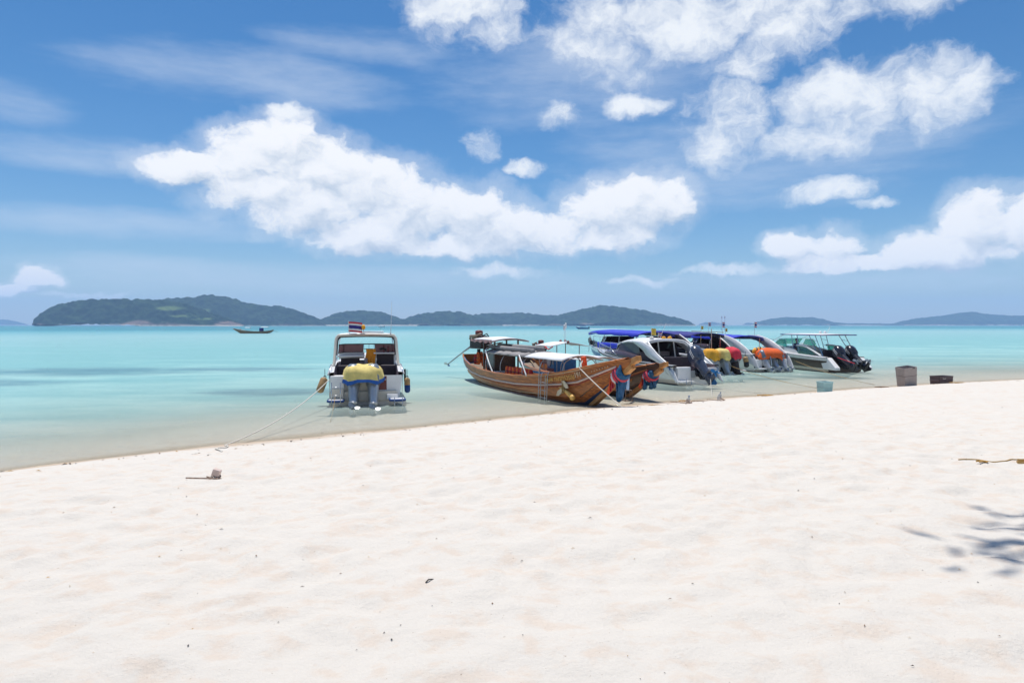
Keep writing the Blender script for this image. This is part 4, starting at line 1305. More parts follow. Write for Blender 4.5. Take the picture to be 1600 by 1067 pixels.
def longtail_front():
    b = empty('longtail_boat', (-1.78, 33.3, 0), 0)
    u = Vector((4.25, -9.9)).normalized()
    b.rotation_euler.z = math.atan2(u.y, u.x) - math.pi / 2
    tag(b, 'varnished brown wooden longtail boat with gilt lettering on its bow', 'boat', 'longtail boats')
    longtail_hull(b, 'wood_varnish', 'wood_orange', 'paint_pink', 'waterline_blue')
    W = mtx(b)
    # camera sees the starboard side (+x)
    lt_text(b, 'พนพ ทนรกรวรณ', 10.25, .83, .25, 'gilt', 1)
    lt_text(b, '191', 11.25, .84, .25, 'gilt_pale', 1)
    lt_text(b, '· · · · · · ·', 12.35, .80, .25, 'gilt_pale', 1)
    longtail_engine(b, .45, 1.50, 15).scale = (1.25, 1.2, 1.2)
    # wheelhouse: dark box with a small flat roof
    m = MB(); m.box((0, 3.3, .95), (1.05, .80, 1.0), 'wood_dark'); m.build('wheelhouse', b, bevel=.02)
    m = MB(); m.box((.12, 2.88, .78), (.80, .03, .50), 'vinyl_mauve', Matrix.Rotation(R(10), 3, 'X')); m.build('wheelhouse_panel', b)
    for x in (-.55, .55):
        for y in (2.6, 3.9):
            m = MB(); m.box((x, y, 1.28), (.06, .06, 1.55), 'wood_dark'); m.build('roof_post', b)
    m = MB(); rows = []
    for y in np.linspace(1.7, 4.4, 9):
        rows.append([(x, y, 2.10 - .10 * (x / .8) ** 2 - .04 * abs(y - 3)) for x in np.linspace(-.85, .85, 7)])
    m.grid(rows, 'canvas_pink'); m.build('roof_underside', b, smooth=True, solid=.03)
    m = MB(); m.grid([[(p[0], p[1], p[2] + .035) for p in r] for r in rows], 'canvas_white'); m.build('roof_cloth', b, smooth=True, solid=.02)
    m = MB(); rr = []
    for i in range(15):
        u_ = i / 14
        rr.append([(.87, 1.75 + 2.6 * u_, 2.02), (.88 + .02 * math.sin(i * 2), 1.75 + 2.6 * u_, 1.90 + .04 * math.sin(i * 1.7))])
    m.grid(rr, 'canvas_pink'); m.build('roof_fringe', b, solid=.01)
    # long awning: weathered roll at the stern half, white at the bow half
    canopy(b, 3.4, 7.6, 1.62, .86, 'canvas_grey', 'rolled_awning', .0, 14, .025)
    canopy(b, 7.6, 10.7, 1.60, .82, 'canvas_white', 'white_awning', .0, 10, .006)
    m = MB(); m.tube([(.5, 3.3, 1.70), (.45, 5.2, 1.68), (.4, 7.5, 1.66)], .09, 'canvas_grey', 8); m.tube([(-.1, 2.8, 1.72), (-.1, 4.8, 1.73), (-.15, 7.2, 1.70)], .11, 'canvas_grey', 8); m.build('furled_side_curtain', b, smooth=True)
    hoops(b, (3.7, 5.4, 7.6, 9.1), 1.57, .72, .90)
    hoops(b, (10.5,), 1.56, .98, .66)
    for sx in (-1, 1):
        m = MB(); m.tube([(sx * .84, 3.4, 1.45), (sx * .80, 10.7, 1.43)], .016, 'galvanised', 6); m.build('awning_rail', b)
    m = MB(); m.tube(curve_pts([(.98, 4.8, .62), (.97, 4.2, 1.15), (.80, 3.5, 1.58), (.5, 3.2, 1.66)], 5), .03, 'decal_white', 6); m.build('white_hose', b, smooth=True)
    m = MB(); m.tube(curve_pts([(1.0, 8.2, .76), (.98, 7.8, 1.15), (.9, 7.3, 1.5)], 5), .028, 'decal_white', 6); m.build('white_stay', b, smooth=True)
    # boarding ladder over the side
    A = lt_point(9.55, 1.0)
    m = MB()
    for y in (9.35, 9.75):
        p = lt_point(y, 1.0)
        m.tube([(p.x - .06, y, p.z + .05), (p.x + .06, y, p.z + .07), (p.x + .12, y, p.z - .05), (p.x + .16, y, -.12)], .015, 'galvanised', 6)
        m.tube([(p.x + .20, y, p.z - .05), (p.x + .24, y, -.12)], .013, 'galvanised', 6)
    for z in (.62, .34, .08, -.10):
        m.tube([(A.x + .15, 9.35, z), (A.x + .15, 9.75, z)], .013, 'galvanised', 6); m.tube([(A.x + .15, 9.35, z), (A.x + .23, 9.35, z)], .011, 'galvanised', 6); m.tube([(A.x + .15, 9.75, z), (A.x + .23, 9.75, z)], .011, 'galvanised', 6)
    m.build('boarding_ladder', b)
    # spare propeller and carved fitting lashed to the bow side
    m = MB()
    p = lt_point(10.5, .50)
    X = Vector((p.x + .05, p.y, p.z))
    m.tube([X + Vector((0, -.55, .10)), X + Vector((.02, .1, -.06)), X + Vector((.04, .55, -.20))], [.05, .065, .085], 'gilt', 8)
    m.lathe([(.06, -.06), (.11, 0), (.06, .08)], 'gilt', tuple(X + Vector((.05, .62, -.22))), 10, 'y')
    m.build('lashed_fitting', b, smooth=True)
    for dy, dz, an in ((-.30, -.14, 28), (.10, .17, -24)):
        m = MB(); m.prism([X + Vector((.05, dy + q[0] * math.cos(R(an)) - q[1] * math.sin(R(an)), dz + q[0] * math.sin(R(an)) + q[1] * math.cos(R(an)))) for q in [(-.26, 0), (-.1, .10), (.16, .09), (.26, 0), (.12, -.08), (-.12, -.07)]], (.03, 0, 0), 'gilt_pale')
        m.build('propeller_blade', b)
    m = MB()
    q = lt_point(10.45, .72)
    m.tube(curve_pts([(q.x + .03, 10.45, q.z + .05), (q.x + .05, 10.43, q.z - .15), (q.x + .06, 10.48, q.z - .38), (q.x + .06, 10.58, q.z - .32), (q.x + .04, 10.48, q.z - .05)], 4), .018, 'rope_tan', 6); m.build('rope_loop', b, smooth=True)
    # cargo: life jackets along the side and in the stern
    k = 0
    for y in np.arange(5.8, 8.3, .36):
        life_jacket(W, (.72, float(y), .50), R(84 + rnd.uniform(-8, 8)), 'orange and red life jacket in the row along the brown longtail boat side', 'life jackets in a row', ('vest_orange', 'vest_red'))
    for (x, y, z, a) in ((-.2, .55, 1.0, 20), (.15, .75, .98, 70), (.30, 1.05, .9, 100), (-.1, 1.2, .82, 10)):
        life_jacket(W, (x, y, z - .1), R(a), 'orange life jacket heaped under the brown longtail boat engine', 'life jackets heaped in the stern', ('vest_red', 'vest_orange'))
    for k, (x, y, mt) in enumerate(((-.55, 4.1, 'cloth_blue'), (.45, 4.35, 'canvas_navy'))):
        t = MB(); t.box((x, y, .42), (.5, .42, .44), mt); t.box((x, y, .66), (.52, .44, .05), 'gel_white' if k else mt)
        tag(t.build('cool_box', None, world=W, bevel=.03), ('blue cool box on the brown longtail boat floor', 'navy cool box with white lid on the brown longtail boat floor')[k], 'cool box')
    # prow scarves and bow line
    mm = scarf_bundle(b, W, 13.15, 'thick blue scarf wound round the brown longtail boat prow', 'pink and orange scarves hanging from the brown longtail boat prow', 3)
    tag(mm.build('garland', None, smooth=True, world=W), 'white garland round the brown longtail boat prow', 'garland')
    e = Vector((3.36, 20.6, ground_z(3.36, 20.6) - .02))
    pl = [W @ Vector(q) for q in ((.36, 11.42, 1.58), (.58, 11.5, 1.24))] 
    r = MB(); r.tube([pl[0]] + catenary(pl[1], e, .04, 14), .018, 'rope_white', 6)
    tag(r.build('bow_rope', None, smooth=True), 'taut white rope from the brown longtail boat bitt to the sand', 'rope')
    return b

def longtail_back():
    b = empty('longtail_boat', (.95, 36.2, 0), 0)
    u = Vector((3.45, -11.1)).normalized()
    b.rotation_euler.z = math.atan2(u.y, u.x) - math.pi / 2
    b.scale = (1, 1.0, .82)
    tag(b, 'dark wooden longtail boat beyond the varnished one, with white peaked roof and blue cabin', 'boat', 'longtail boats')
    longtail_hull(b, 'wood_dark', 'wood_orange', 'wood_orange', 'antifoul_dark')
    W = mtx(b)
    longtail_engine(b, 1.5, 1.55, -6, True)
    m = MB(); m.box((0, 4.6, 1.02), (1.1, .9, 1.02), 'paint_blue'); m.build('cabin', b, bevel=.02)
    m = MB(); m.lathe([(.02, 0), (.25, .001), (.26, .02), (.02, .022)], 'emblem_pink', (.565, 4.45, 1.15), 20, 'x'); m.build('round_emblem', b)
    m = MB(); m.box((.57, 4.6, .72), (.02, .86, .16), 'paint_red'); m.build('cabin_stripe', b)
    m = MB(); m.box((.565, 4.92, 1.2), (.02, .2, .34), 'vinyl_mauve'); m.build('cabin_notice', b)
    for x in (-.55, .55):
        for y in (3.7, 5.4):
            m = MB(); m.tube([(x, y, .6), (x, y, 2.12)], .022, 'galvanised', 6); m.build('roof_post', b)
    m = MB(); rows = []
    for y in np.linspace(3.5, 5.6, 9):
        rows.append([(x, y, 2.28 - .20 * abs(x / .9) ** 1.3 - .05 * (abs(y - 4.7) / 1.7) ** 2) for x in np.linspace(-.95, .95, 9)])
    m.grid(rows, 'canvas_white'); m.build('peaked_roof', b, smooth=True, solid=.03)
    m = MB(); m.tube([(.98, 5.0, 2.05), (.99, 5.5, 1.90), (.98, 6.0, 2.06)], .028, 'flag_red', 6); m.build('roof_pennant', b)
    for (x, y, hh) in ((-.2, 4.6, 1.05), (.15, 5.3, .95)):
        m = MB(); m.tube([(x, y, 2.22), (x, y, 2.22 + hh)], .010, 'decal_white', 5); m.lathe([(.03, 0), (.05, .05), (.045, .28), (.02, .3)], 'decal_white', (x, y, 2.0 + hh), 8); m.build('mast_lamp', b)
    for (x, y) in ((-.5, 3.8), (.2, 5.9), (-.1, 4.2)):
        m = MB(); m.lathe([(.02, 0), (.06, .03), (.07, .10), (.03, .15)], 'engine_red', (x, y, 2.24), 8); m.build('roof_lamp', b)
    canopy(b, 6.6, 9.2, 1.66, .8, 'canvas_white', 'white_awning', 0, 8, .006)
    hoops(b, (6.7, 9.1), 1.62, .72, .86)
    for k in range(4):
        life_jacket(W, (-.3 + .22 * k, 2.6 + .22 * k, .9), R(30 + 40 * k), 'orange life jacket piled by the dark longtail boat engine', 'life jackets piled amidships', ('vest_orange', 'paint_pink'))
    m = MB(); p = lt_point(9.9, .50); X = Vector((p.x + .05, p.y, p.z))
    m.tube([X + Vector((0, -.6, .2)), X + Vector((.03, .1, -.02)), X + Vector((.05, .7, -.25))], [.035, .045, .06], 'wood_grey', 8); m.tube([X + Vector((.02, .45, .30)), X + Vector((.04, .55, .02)), X + Vector((.04, .35, -.1))], .03, 'wood_grey', 6)
    m.build('lashed_anchor', b, smooth=True)
    m = MB(); m.prism([X + Vector((.05, q[0] - .1, q[1] - .14)) for q in [(-.36, 0), (-.1, .08), (.22, .07), (.34, -.03), (.1, -.09), (-.12, -.07)]], (.03, 0, 0), 'gilt_pale'); m.build('propeller_blade', b)
    mm = scarf_bundle(b, W, 13.15, 'thick blue scarf wound round the dark longtail boat prow', 'pink scarves hanging from the dark longtail boat prow', 8, .85)
    tag(mm.build('garland', None, smooth=True, world=W), 'white garland round the dark longtail boat prow', 'garland')
    # blue boarding pole with a wire step cage, leaning off the prow
    e = empty('boarding_pole', W @ Vector((.62, 12.6, .15)))
    inv = Matrix.Translation(-Vector(e.location)) @ W
    A, B = Vector((.42, 12.2, 1.40)), Vector((.95, 13.2, .50))
    m = MB(); m.box((0, 0, 0), (.11, (B - A).length, .06), 'silk_blue'); m.xf(Matrix.Translation((A + B) / 2) @ (B - A).to_track_quat('Y', 'Z').to_matrix().to_4x4()); m.xf(inv); m.build('pole', e, bevel=.01)
    m = MB()
    for sx in (-.14, .14):
        for sy in (-.10, .10):
            m.tube([B + Vector((sx * .8, sy * .8, .02)), B + Vector((sx, sy, -.42))], .012, 'rust_steel', 5)
    for z, q in ((.02, .8), (-.42, 1)):
        m.tube([B + Vector((.14 * q * sx, .10 * q * sy, z)) for sx, sy in ((-1, -1), (1, -1), (1, 1), (-1, 1))], .012, 'rust_steel', 5, closed=True)
    m.box(tuple(B + Vector((0, 0, -.43))), (.28, .2, .02), 'wood_grey')
    m.xf(inv); m.build('step_cage', e)
    tag(e, 'blue pole ending in a wire step cage beside the dark longtail boat prow', 'boarding pole')
    return b
lt1 = longtail_front()
lt2 = longtail_back()

# far out: a dark longtail at anchor and two specks under way
def far_longtail():
    b = empty('longtail_boat', (-76.5, 217.0, .1), 0)
    b.rotation_euler.z = R(88)
    b.scale = (.88, .88, .88)
    tag(b, 'weathered longtail boat with white awnings anchored far out on the bay', 'boat', 'longtail boats')
    longtail_hull(b, 'wood_grey', 'wood_grey', 'wood_grey', 'antifoul_dark')
    canopy(b, 1.0, 3.6, 2.3, .8, 'canvas_white', 'white_awning')
    canopy(b, 7.6, 9.4, 2.1, .8, 'canvas_white', 'white_awning')
    m = MB(); m.box((0, 3.6, 1.2), (1.1, 1.2, 1.3), 'canvas_navy'); m.build('cabin', b, bevel=.03)
    m = MB(); m.tube([(0, .5, 1.0), (0, -2.4, .5)], .05, 'engine_iron', 6); m.build('shaft', b)
    hoops(b, (1.2, 3.4, 5.2, 7.7, 9.2), 2.0, .8, .8)
far_longtail()

# ------------------------------------------------------------------ the raft of excursion speedboats
def place_boat(stern, heading, label, group='speedboats rafted along the beach'):
    b = empty('speedboat', (stern[0], stern[1], 0), math.atan2(heading[1], heading[0]) - math.pi / 2)
    return tag(b, label, 'boat', group)

def fin(b, x, mt, edge, pts_out, pts_in, th=.07, name='arch_fin'):
    o = curve_pts([(x, y, z) for y, z in pts_out], 5)
    i = curve_pts([(x, y, z) for y, z in pts_in], 5)
    # quad strip between the two edges
    n = min(len(o), len(i))
    m = MB()
    A = [o[int(k * (len(o) - 1) / (n - 1))] for k in range(n)]; B = [i[int(k * (len(i) - 1) / (n - 1))] for k in range(n)]
    m.grid([[a, b_] for a, b_ in zip(A, B)], mt)
    f = m.build(name, b, smooth=True, solid=th)
    e = MB(); e.tube(A, .035, edge, 6); e.build('edge_trim', f, smooth=True)
    return f

def blue_canopy(b, y0, y1, half, z, mt, drop=.10, nose=.25, edge=None):
    m = MB(); rows = []
    n = 16
    for k in range(n + 1):
        u = k / n; y = lerp(y0, y1, u)
        zz = z - drop * (1 - u) ** 2 - nose * max(0, u - .8) ** 2 * 25 * .2
        rows.append([(half * f * (1 - .25 * max(0, u - .75)), y, zz - .14 * abs(f) ** 2.2 + .012 * math.sin(u * 40)) for f in np.linspace(-1, 1, 11)])
    m.grid(rows, mt)
    c = m.build('canopy', b, smooth=True, solid=.03)
    v = MB()
    for sx in (0, -1):
        r2 = []
        for k in range(n + 1):
            p = rows[k][sx]
            r2.append([p, (p[0] * 1.005, p[1], p[2] - .13 - .02 * math.sin(k * 1.3))])
        q = MB(); q.grid(r2, mt); q.build('valance', c, smooth=True, solid=.012)
    for sx in (-1, 1):
        fr = MB(); fr.tube([(sx * half * .98, y, interp(y, [y0, y1], [z - drop, z]) - .18) for y in np.linspace(y0, y1, 8)], .02, 'steel', 6)
        fr.build('canopy_rail', b, smooth=True)
    for y in np.linspace(y0 + .3, y1 - .3, 4):
        for sx in (-1, 1):
            q = MB(); q.tube([(sx * half * .97, y, z - .2 - drop * .3), (sx * half * 1.02, y + .1, .95)], .018, 'steel', 6); q.build('canopy_post', b)
    return c

def seats(b, rows_y, half, mt='seat_dark', z=.34):
    for y in rows_y:
        m = MB(); m.box((0, y, z + .22), (half * 1.7, .45, .4), mt); m.box((0, y - .24, z + .58), (half * 1.7, .12, .5), mt)
        m.build('bench_seat', b, bevel=.05)

def screen(b, y, half, z0, z1, mt='glass_dark', slope=.7):
    pts = [(-half, y - .9), (-half * .72, y), (0, y + .22), (half * .72, y), (half, y - .9)]
    for (x0, y0), (x1, y1) in zip(pts[:-1], pts[1:]):
        m = MB(); m.add([(x0, y0, z0), (x1, y1, z0), (x1 * .9, y1 - slope, z1), (x0 * .9, y0 - slope * .6, z1)], [(0, 1, 2, 3)], mt)
        o = m.build('windscreen_pane', b, solid=.01)
        q = MB(); q.tube([(x0, y0, z0), (x1, y1, z0), (x1 * .9, y1 - slope, z1), (x0 * .9, y0 - slope * .6, z1)], .018, 'steel', 5, closed=True); q.build('frame', o)

def small_flags(b, items):
    for (x, y, z, hgt, w, h, st) in items: flag(b, (x, y, z), hgt, w, h, st, (0, 0), (.9, .3))
YEL = [(1, 'flag_yellow')]

def silver_boat():
    b = place_boat((8.25, 30.6), (-.40, .917), 'silver speedboat with curved white arch, dark windows and one big navy outboard')
    h = Hull(8.2, 2.6, .86, 1.32, .62)
    h.build(b, ['stripe_brown', 'gel_cream', 'gel_silver', 'gel_silver', 'gel_white', 'gel_grey', 'gel_silver'], 'vinyl_mauve', 'gel_silver', .34, .2, .62)
    # dark side glass let into the topside
    for sx in (1, -1):
        m = MB(); r = []
        for t in np.linspace(.30, .82, 12):
            e = h.sect(t)[-1]; u = (t - .30) / .52
            hh = .34 * math.sin(math.pi * min(1, u * .9 + .1)) ** .6
            r.append([(sx * (e[0] - .05), e[1], e[2] + .01), (sx * (e[0] - .16 - .1 * u), e[1], e[2] + .02 + hh)])
        m.grid(r, 'glass_dark'); m.build('side_window', b, smooth=True, solid=.02)
        m = MB(); r = []
        for t in np.linspace(.08, .7, 10):
            p1, p2 = h.sect(t)[4], h.sect(t)[5]
            r.append([(sx * (p1[0] + .012), p1[1], p1[2] - .02), (sx * (p2[0] + .012), p2[1], lerp(p1[2], p2[2], .45))])
        m.grid(r, 'stripe_blue'); m.build('side_stripe', b)
        fin(b, sx * 1.22, 'gel_silver', 'gel_white', [(-.35, .10), (-.05, .55), (.45, .92), (1.15, 1.28), (1.7, 1.62), (2.5, 1.86)], [(.5, .50), (.75, .72), (1.2, .95), (1.95, 1.18), (2.35, 1.48), (3.3, 1.88)])
        m = MB()
        for k in range(3): m.box((sx * 1.27, .22 + .13 * k, .72 + .10 * k), (.012, .07, .16), 'stripe_blue', Matrix.Rotation(R(-35), 3, 'X'))
        o = m.build('side_vent', b)
        o['kind'] = 'stuff'
    # hard top and cabin
    m = MB(); rows = []
    for y, z, w in ((2.2, 1.90, 1.12), (2.8, 1.98, 1.15), (3.8, 2.0, 1.12), (4.6, 1.92, 1.0), (5.2, 1.78, .85)):
        rows.append([(w * f, y, z - .16 * abs(f) ** 2.4) for f in np.linspace(-1, 1, 11)])
    m.grid(rows, 'gel_white'); m.build('hard_top', b, smooth=True, solid=.06)
    screen(b, 5.6, 1.05, 1.16, 1.78, 'glass_dark', .6)
    for sx in (1, -1):
        m = MB(); m.add([(sx * 1.12, 2.6, 1.1), (sx * 1.1, 4.8, 1.22), (sx * 1.0, 4.6, 1.8), (sx * 1.1, 3.0, 1.84)], [(0, 1, 2, 3)], 'glass_dark'); m.build('cabin_window', b, solid=.012)
        m = MB(); m.tube([(sx * .45, 1.95, .40), (sx * .45, 2.25, 1.90)], .032, 'gel_cream', 6); m.build('top_post', b)
    m = MB(); m.tube(curve_pts([(-1.16, .6, .84), (-1.14, 1.3, 1.22), (-1.12, 1.9, 1.68), (-.95, 2.2, 1.89), (0, 2.26, 1.95), (.95, 2.2, 1.89), (1.12, 1.9, 1.68), (1.14, 1.3, 1.22), (1.16, .6, .84)], 5), .05, 'gel_white', 8); m.build('arch', b, smooth=True)
    m = MB(); m.box((0, 3.4, .85), (2.1, .08, 1.0), 'vinyl_mauve'); m.build('cabin_bulkhead', b)
    seats(b, (1.6, 2.6), .9)
    m = MB(); m.box((-.72, .02, .48), (.72, .3, .62), 'gel_white'); m.build('stern_locker', b, bevel=.04)
    m = MB(); m.box((.85, .02, .45), (.5, .3, .56), 'gel_grey'); m.build('stern_locker', b, bevel=.04)
    m = MB(); m.box((-.85, -.30, .16), (.7, .5, .08), 'gel_white'); m.build('swim_platform', b, bevel=.02)
    ladder(b, ((-.95, -.54, .32), (-.68, -.54, .32)), ((-.95, -.60, -.22), (-.68, -.60, -.22)), 2, .014)
    motor(b, (.12, -.12, .55), 48, 'motor_navy', 'motor_navy', 1.28, 'skeg_blue', 'decal_white', R(-4))
    m = MB(); m.tube(curve_pts([(1.30, 1.5, .70), (1.36, 1.6, .2), (1.36, 2.2, .05), (1.36, 2.8, .25), (1.32, 3.0, .72)], 5), .016, 'rope_tan', 6); m.build('side_rope', b, smooth=True)
    m = MB(); m.tube([(.2, 3.0, 1.97), (.5, 2.9, 2.75)], [.014, .006], 'decal_white', 5); m.build('antenna', b)
    small_flags(b, [(-.25, 2.5, 1.94, .36, .30, .16, TRICOLOUR), (-.75, 2.35, 1.86, .66, .38, .32, YEL)])
    for (x, mt) in ((-.55, 'flag_white'), (.15, 'cloth_amber'), (.5, 'cloth_amber')):
        m = MB(); m.lathe([(.03, 0), (.10, .03), (.11, .12), (.04, .18)], mt, (x, 2.6, 1.93), 10); m.build('roof_light', b, smooth=True)
    bow_rail(b, h)
silver_boat()

def canopy_boat(stern, heading, label, L, canopy_rng, cmat, fins, hullm, motors, canopy_z=2.3, extras=None, s1=1.55, half=1.15, fin_mat='gel_grey'):
    b = place_boat(stern, heading, label)
    h = Hull(L, 2.65, 1.02, s1, .66)
    h.build(b, hullm, 'vinyl_mauve', 'gel_white', .34, .2, .66)
    blue_canopy(b, canopy_rng[0], canopy_rng[1], half, canopy_z, cmat)
    screen(b, L * .70, 1.0, 1.42, 1.95, 'glass_dark', .55)
    seats(b, [1.5 + .85 * k for k in range(4)], .95)
    m = MB(); m.box((0, L * .64, .95), (2.0, .1, 1.1), 'seat_dark'); m.build('helm_bulkhead', b)
    m = MB(); m.box((0, .08, .46), (2.3, .34, .5), 'gel_white'); m.build('transom_bench', b, bevel=.04)
    if fins:
        for sx in (1, -1):
            fin(b, sx * 1.24, fin_mat, 'gel_white', [(-.45, .22), (-.1, .80), (.55, 1.30), (1.5, 1.78), (2.5, 2.04)], [(.9, .72), (1.1, .95), (1.55, 1.2), (2.3, 1.6), (3.4, 2.04)], .09)
    for sx in (-1, 1):
        m = MB(); m.box((sx * .98, -.28, .20), (.5, .5, .08), 'gel_white'); m.build('swim_platform', b, bevel=.02)
        # dark glass along the cabin side
        m = MB(); r = []
        for t in np.linspace(.42, .80, 8):
            e = h.sect(t)[-1]
            r.append([(sx * (e[0] - .06), e[1], e[2] + .01), (sx * (e[0] - .18), e[1], e[2] + .30)])
        m.grid(r, 'glass_dark'); m.build('side_window', b, smooth=True, solid=.015)
    for (x, tilt, cw, lg, s) in motors:
        motor(b, (x, -.12, .30), tilt, cw, lg, s)
    bow_rail(b, h, .40)
    return b, mtx(b), h

WH = ['antifoul_dark', 'gel_white', 'gel_white', 'gel_white', 'gel_white', 'gel_grey', 'gel_white']
# long boat with bright blue canopy, bow far out
b3, W3, h3 = canopy_boat((8.25, 37.4), (-.34, .94), 'long white speedboat under a bright blue canopy, black fenders on its bow', 8.6, (.6, 6.9), 'canvas_blue', False,
                         ['antifoul_dark', 'gel_white', 'gel_white', 'stripe_blue', 'gel_white', 'gel_grey', 'gel_white'], [(-.4, 30, 'motor_black', 'motor_black', 1.2), (.4, 30, 'motor_black', 'motor_black', 1.2)], 2.36)
m = MB(); rows = [[(sx * 1.2, y, 1.62 - .02 * math.sin(y * 3)), (sx * 1.22, y, 1.28)] for y in np.linspace(1.4, 5.4, 10) for sx in (-1,)]
m.grid(rows, 'canvas_blue'); m.build('side_curtain', b3, smooth=True, solid=.015)
for k in range(7):
    t = .80 + .027 * k
    for sx in (-1,):
        e = h3.sect(t)[-1]
        q = MB(); q.lathe([(.03, 0), (.10, .04), (.11, .22), (.05, .30)], 'black_rubber', (sx * (e[0] - .02), e[1], e[2] + .02), 8)
        q.build('bow_fender', b3, smooth=True)
# next: navy canopy, yellow and red motor covers
b4, W4, h4 = canopy_boat((11.35, 36.9), (-.38, .925), 'white speedboat under a navy canopy with yellow and red covered motors', 9.4, (1.2, 7.0), 'canvas_navy', False,
                         WH, [(-.72, 28, 'motor_silver', 'motor_silver', 1.05), (-.02, 28, 'motor_grey', 'motor_silver', 1.05), (.68, 24, 'motor_navy', 'engine_iron', 1.05)], 2.30)
for sx in (-1, 1):
    fin(b4, sx * 1.22, 'seat_dark', 'gel_white', [(.1, .98), (.6, 1.3), (1.3, 1.75), (2.1, 2.12)], [(.9, 1.0), (1.3, 1.25), (1.9, 1.65), (2.9, 2.12)], .06)
m = MB(); m.tube([(.1, 1.0, .9), (.1, 1.0, 2.45)], .022, 'paint_pink', 6); m.build('awning_post', b4)
m = MB(); m.tube([(-1.1, 1.2, 2.32), (1.1, 1.2, 2.24)], .02, 'rust_steel', 6); m.build('stern_awning_bar', b4)
small_flags(b4, [(1.0, 2.4, 2.2, .62, .22, .20, TRICOLOUR), (1.1, 3.2, 2.2, .42, .22, .20, YEL)])
drape(.68, 1.12, .34, 'cloth_amber', W4, 'motor_cover', 'amber cloth over the outer motor of the navy-canopied speedboat', 'cover', (-.74, .0, 1.06), 5, skirt=.8, lobes=1)
drape(.70, 1.12, .34, 'cloth_yellow', W4, 'motor_cover', 'bright yellow cloth over the middle motor of the navy-canopied speedboat', 'cover', (-.03, .0, 1.07), 6, skirt=.8, lobes=1)
drape(.82, 1.15, .36, 'cloth_red', W4, 'motor_cover', 'crimson cloth over the inner motor of the navy-canopied speedboat', 'cover', (.68, .02, 1.08), 7, skirt=.7, lobes=1)
fender(W4, (1.30, -.35, .95), (1.34, -.42, .35), .14, ['fender_tan', 'black_rubber'], 'orange-brown fender with black foot behind the navy-canopied speedboat')
# next: bright blue canopy on grey arch fins, orange cover
b5, W5, h5 = canopy_boat((14.75, 38.9), (-.36, .933), 'white speedboat with wide grey arch fins, blue canopy and orange motor cover', 9.4, (1.9, 7.8), 'canvas_blue', True,
                         WH, [(-.55, 40, 'motor_grey', 'motor_silver', 1.0), (.05, 42, 'motor_grey', 'motor_silver', 1.0), (.62, 40, 'motor_grey', 'motor_silver', 1.0)], 2.10)
small_flags(b5, [(-1.0, 3.0, 2.05, .80, .22, .30, TRICOLOUR), (.9, 2.4, 2.0, .85, .24, .32, TRICOLOUR), (-.7, 3.1, 2.05, .42, .2, .2, YEL)])
m = MB(); m.box((-.75, -.05, .42), (.9, .06, .36), 'black_rubber'); m.build('transom_panel', b5, bevel=.02)
m = MB(); m.tube(curve_pts([(-.35, -.5, .2), (-.35, -.4, .8), (-.25, -.1, 1.12), (-.1, .3, 1.2)], 5), .03, 'steel', 6); m.build('stern_handrail', b5, smooth=True)
for (x, y) in ((-.35, 3.6), (.05, 4.4)):
    m = MB(); m.tube([(x, y, 2.28), (x, y, 3.15)], .010, 'decal_white', 5); m.lathe([(.03, 0), (.04, .05), (.03, .12)], 'decal_white', (x, y, 3.08), 8); m.build('mast_light', b5)
o = drape(1.75, 1.15, .38, 'cloth_orange', W5, 'motor_cover', 'long vivid orange cover over the motors between grey arch fins', 'cover', (.05, .12, .95), 9, skirt=.45, lobes=1, tilt=.06)
t = MB(); rr = random.Random(4)
for k in range(5):
    t.tube([(-.5 + .12 * k, .75 + .05 * k, .8), (-.48 + .12 * k, .78, 1.15 + .08 * rr.random()), (-.42 + .12 * k, .8, 1.32 + .1 * rr.random())], [.10, .13, .05], ('cloth_amber', 'wood_dark')[k % 2], 7)
tag(t.build('bag_pile', None, smooth=True, world=W5), 'heap of amber and brown bags behind the orange motor cover', 'bags')

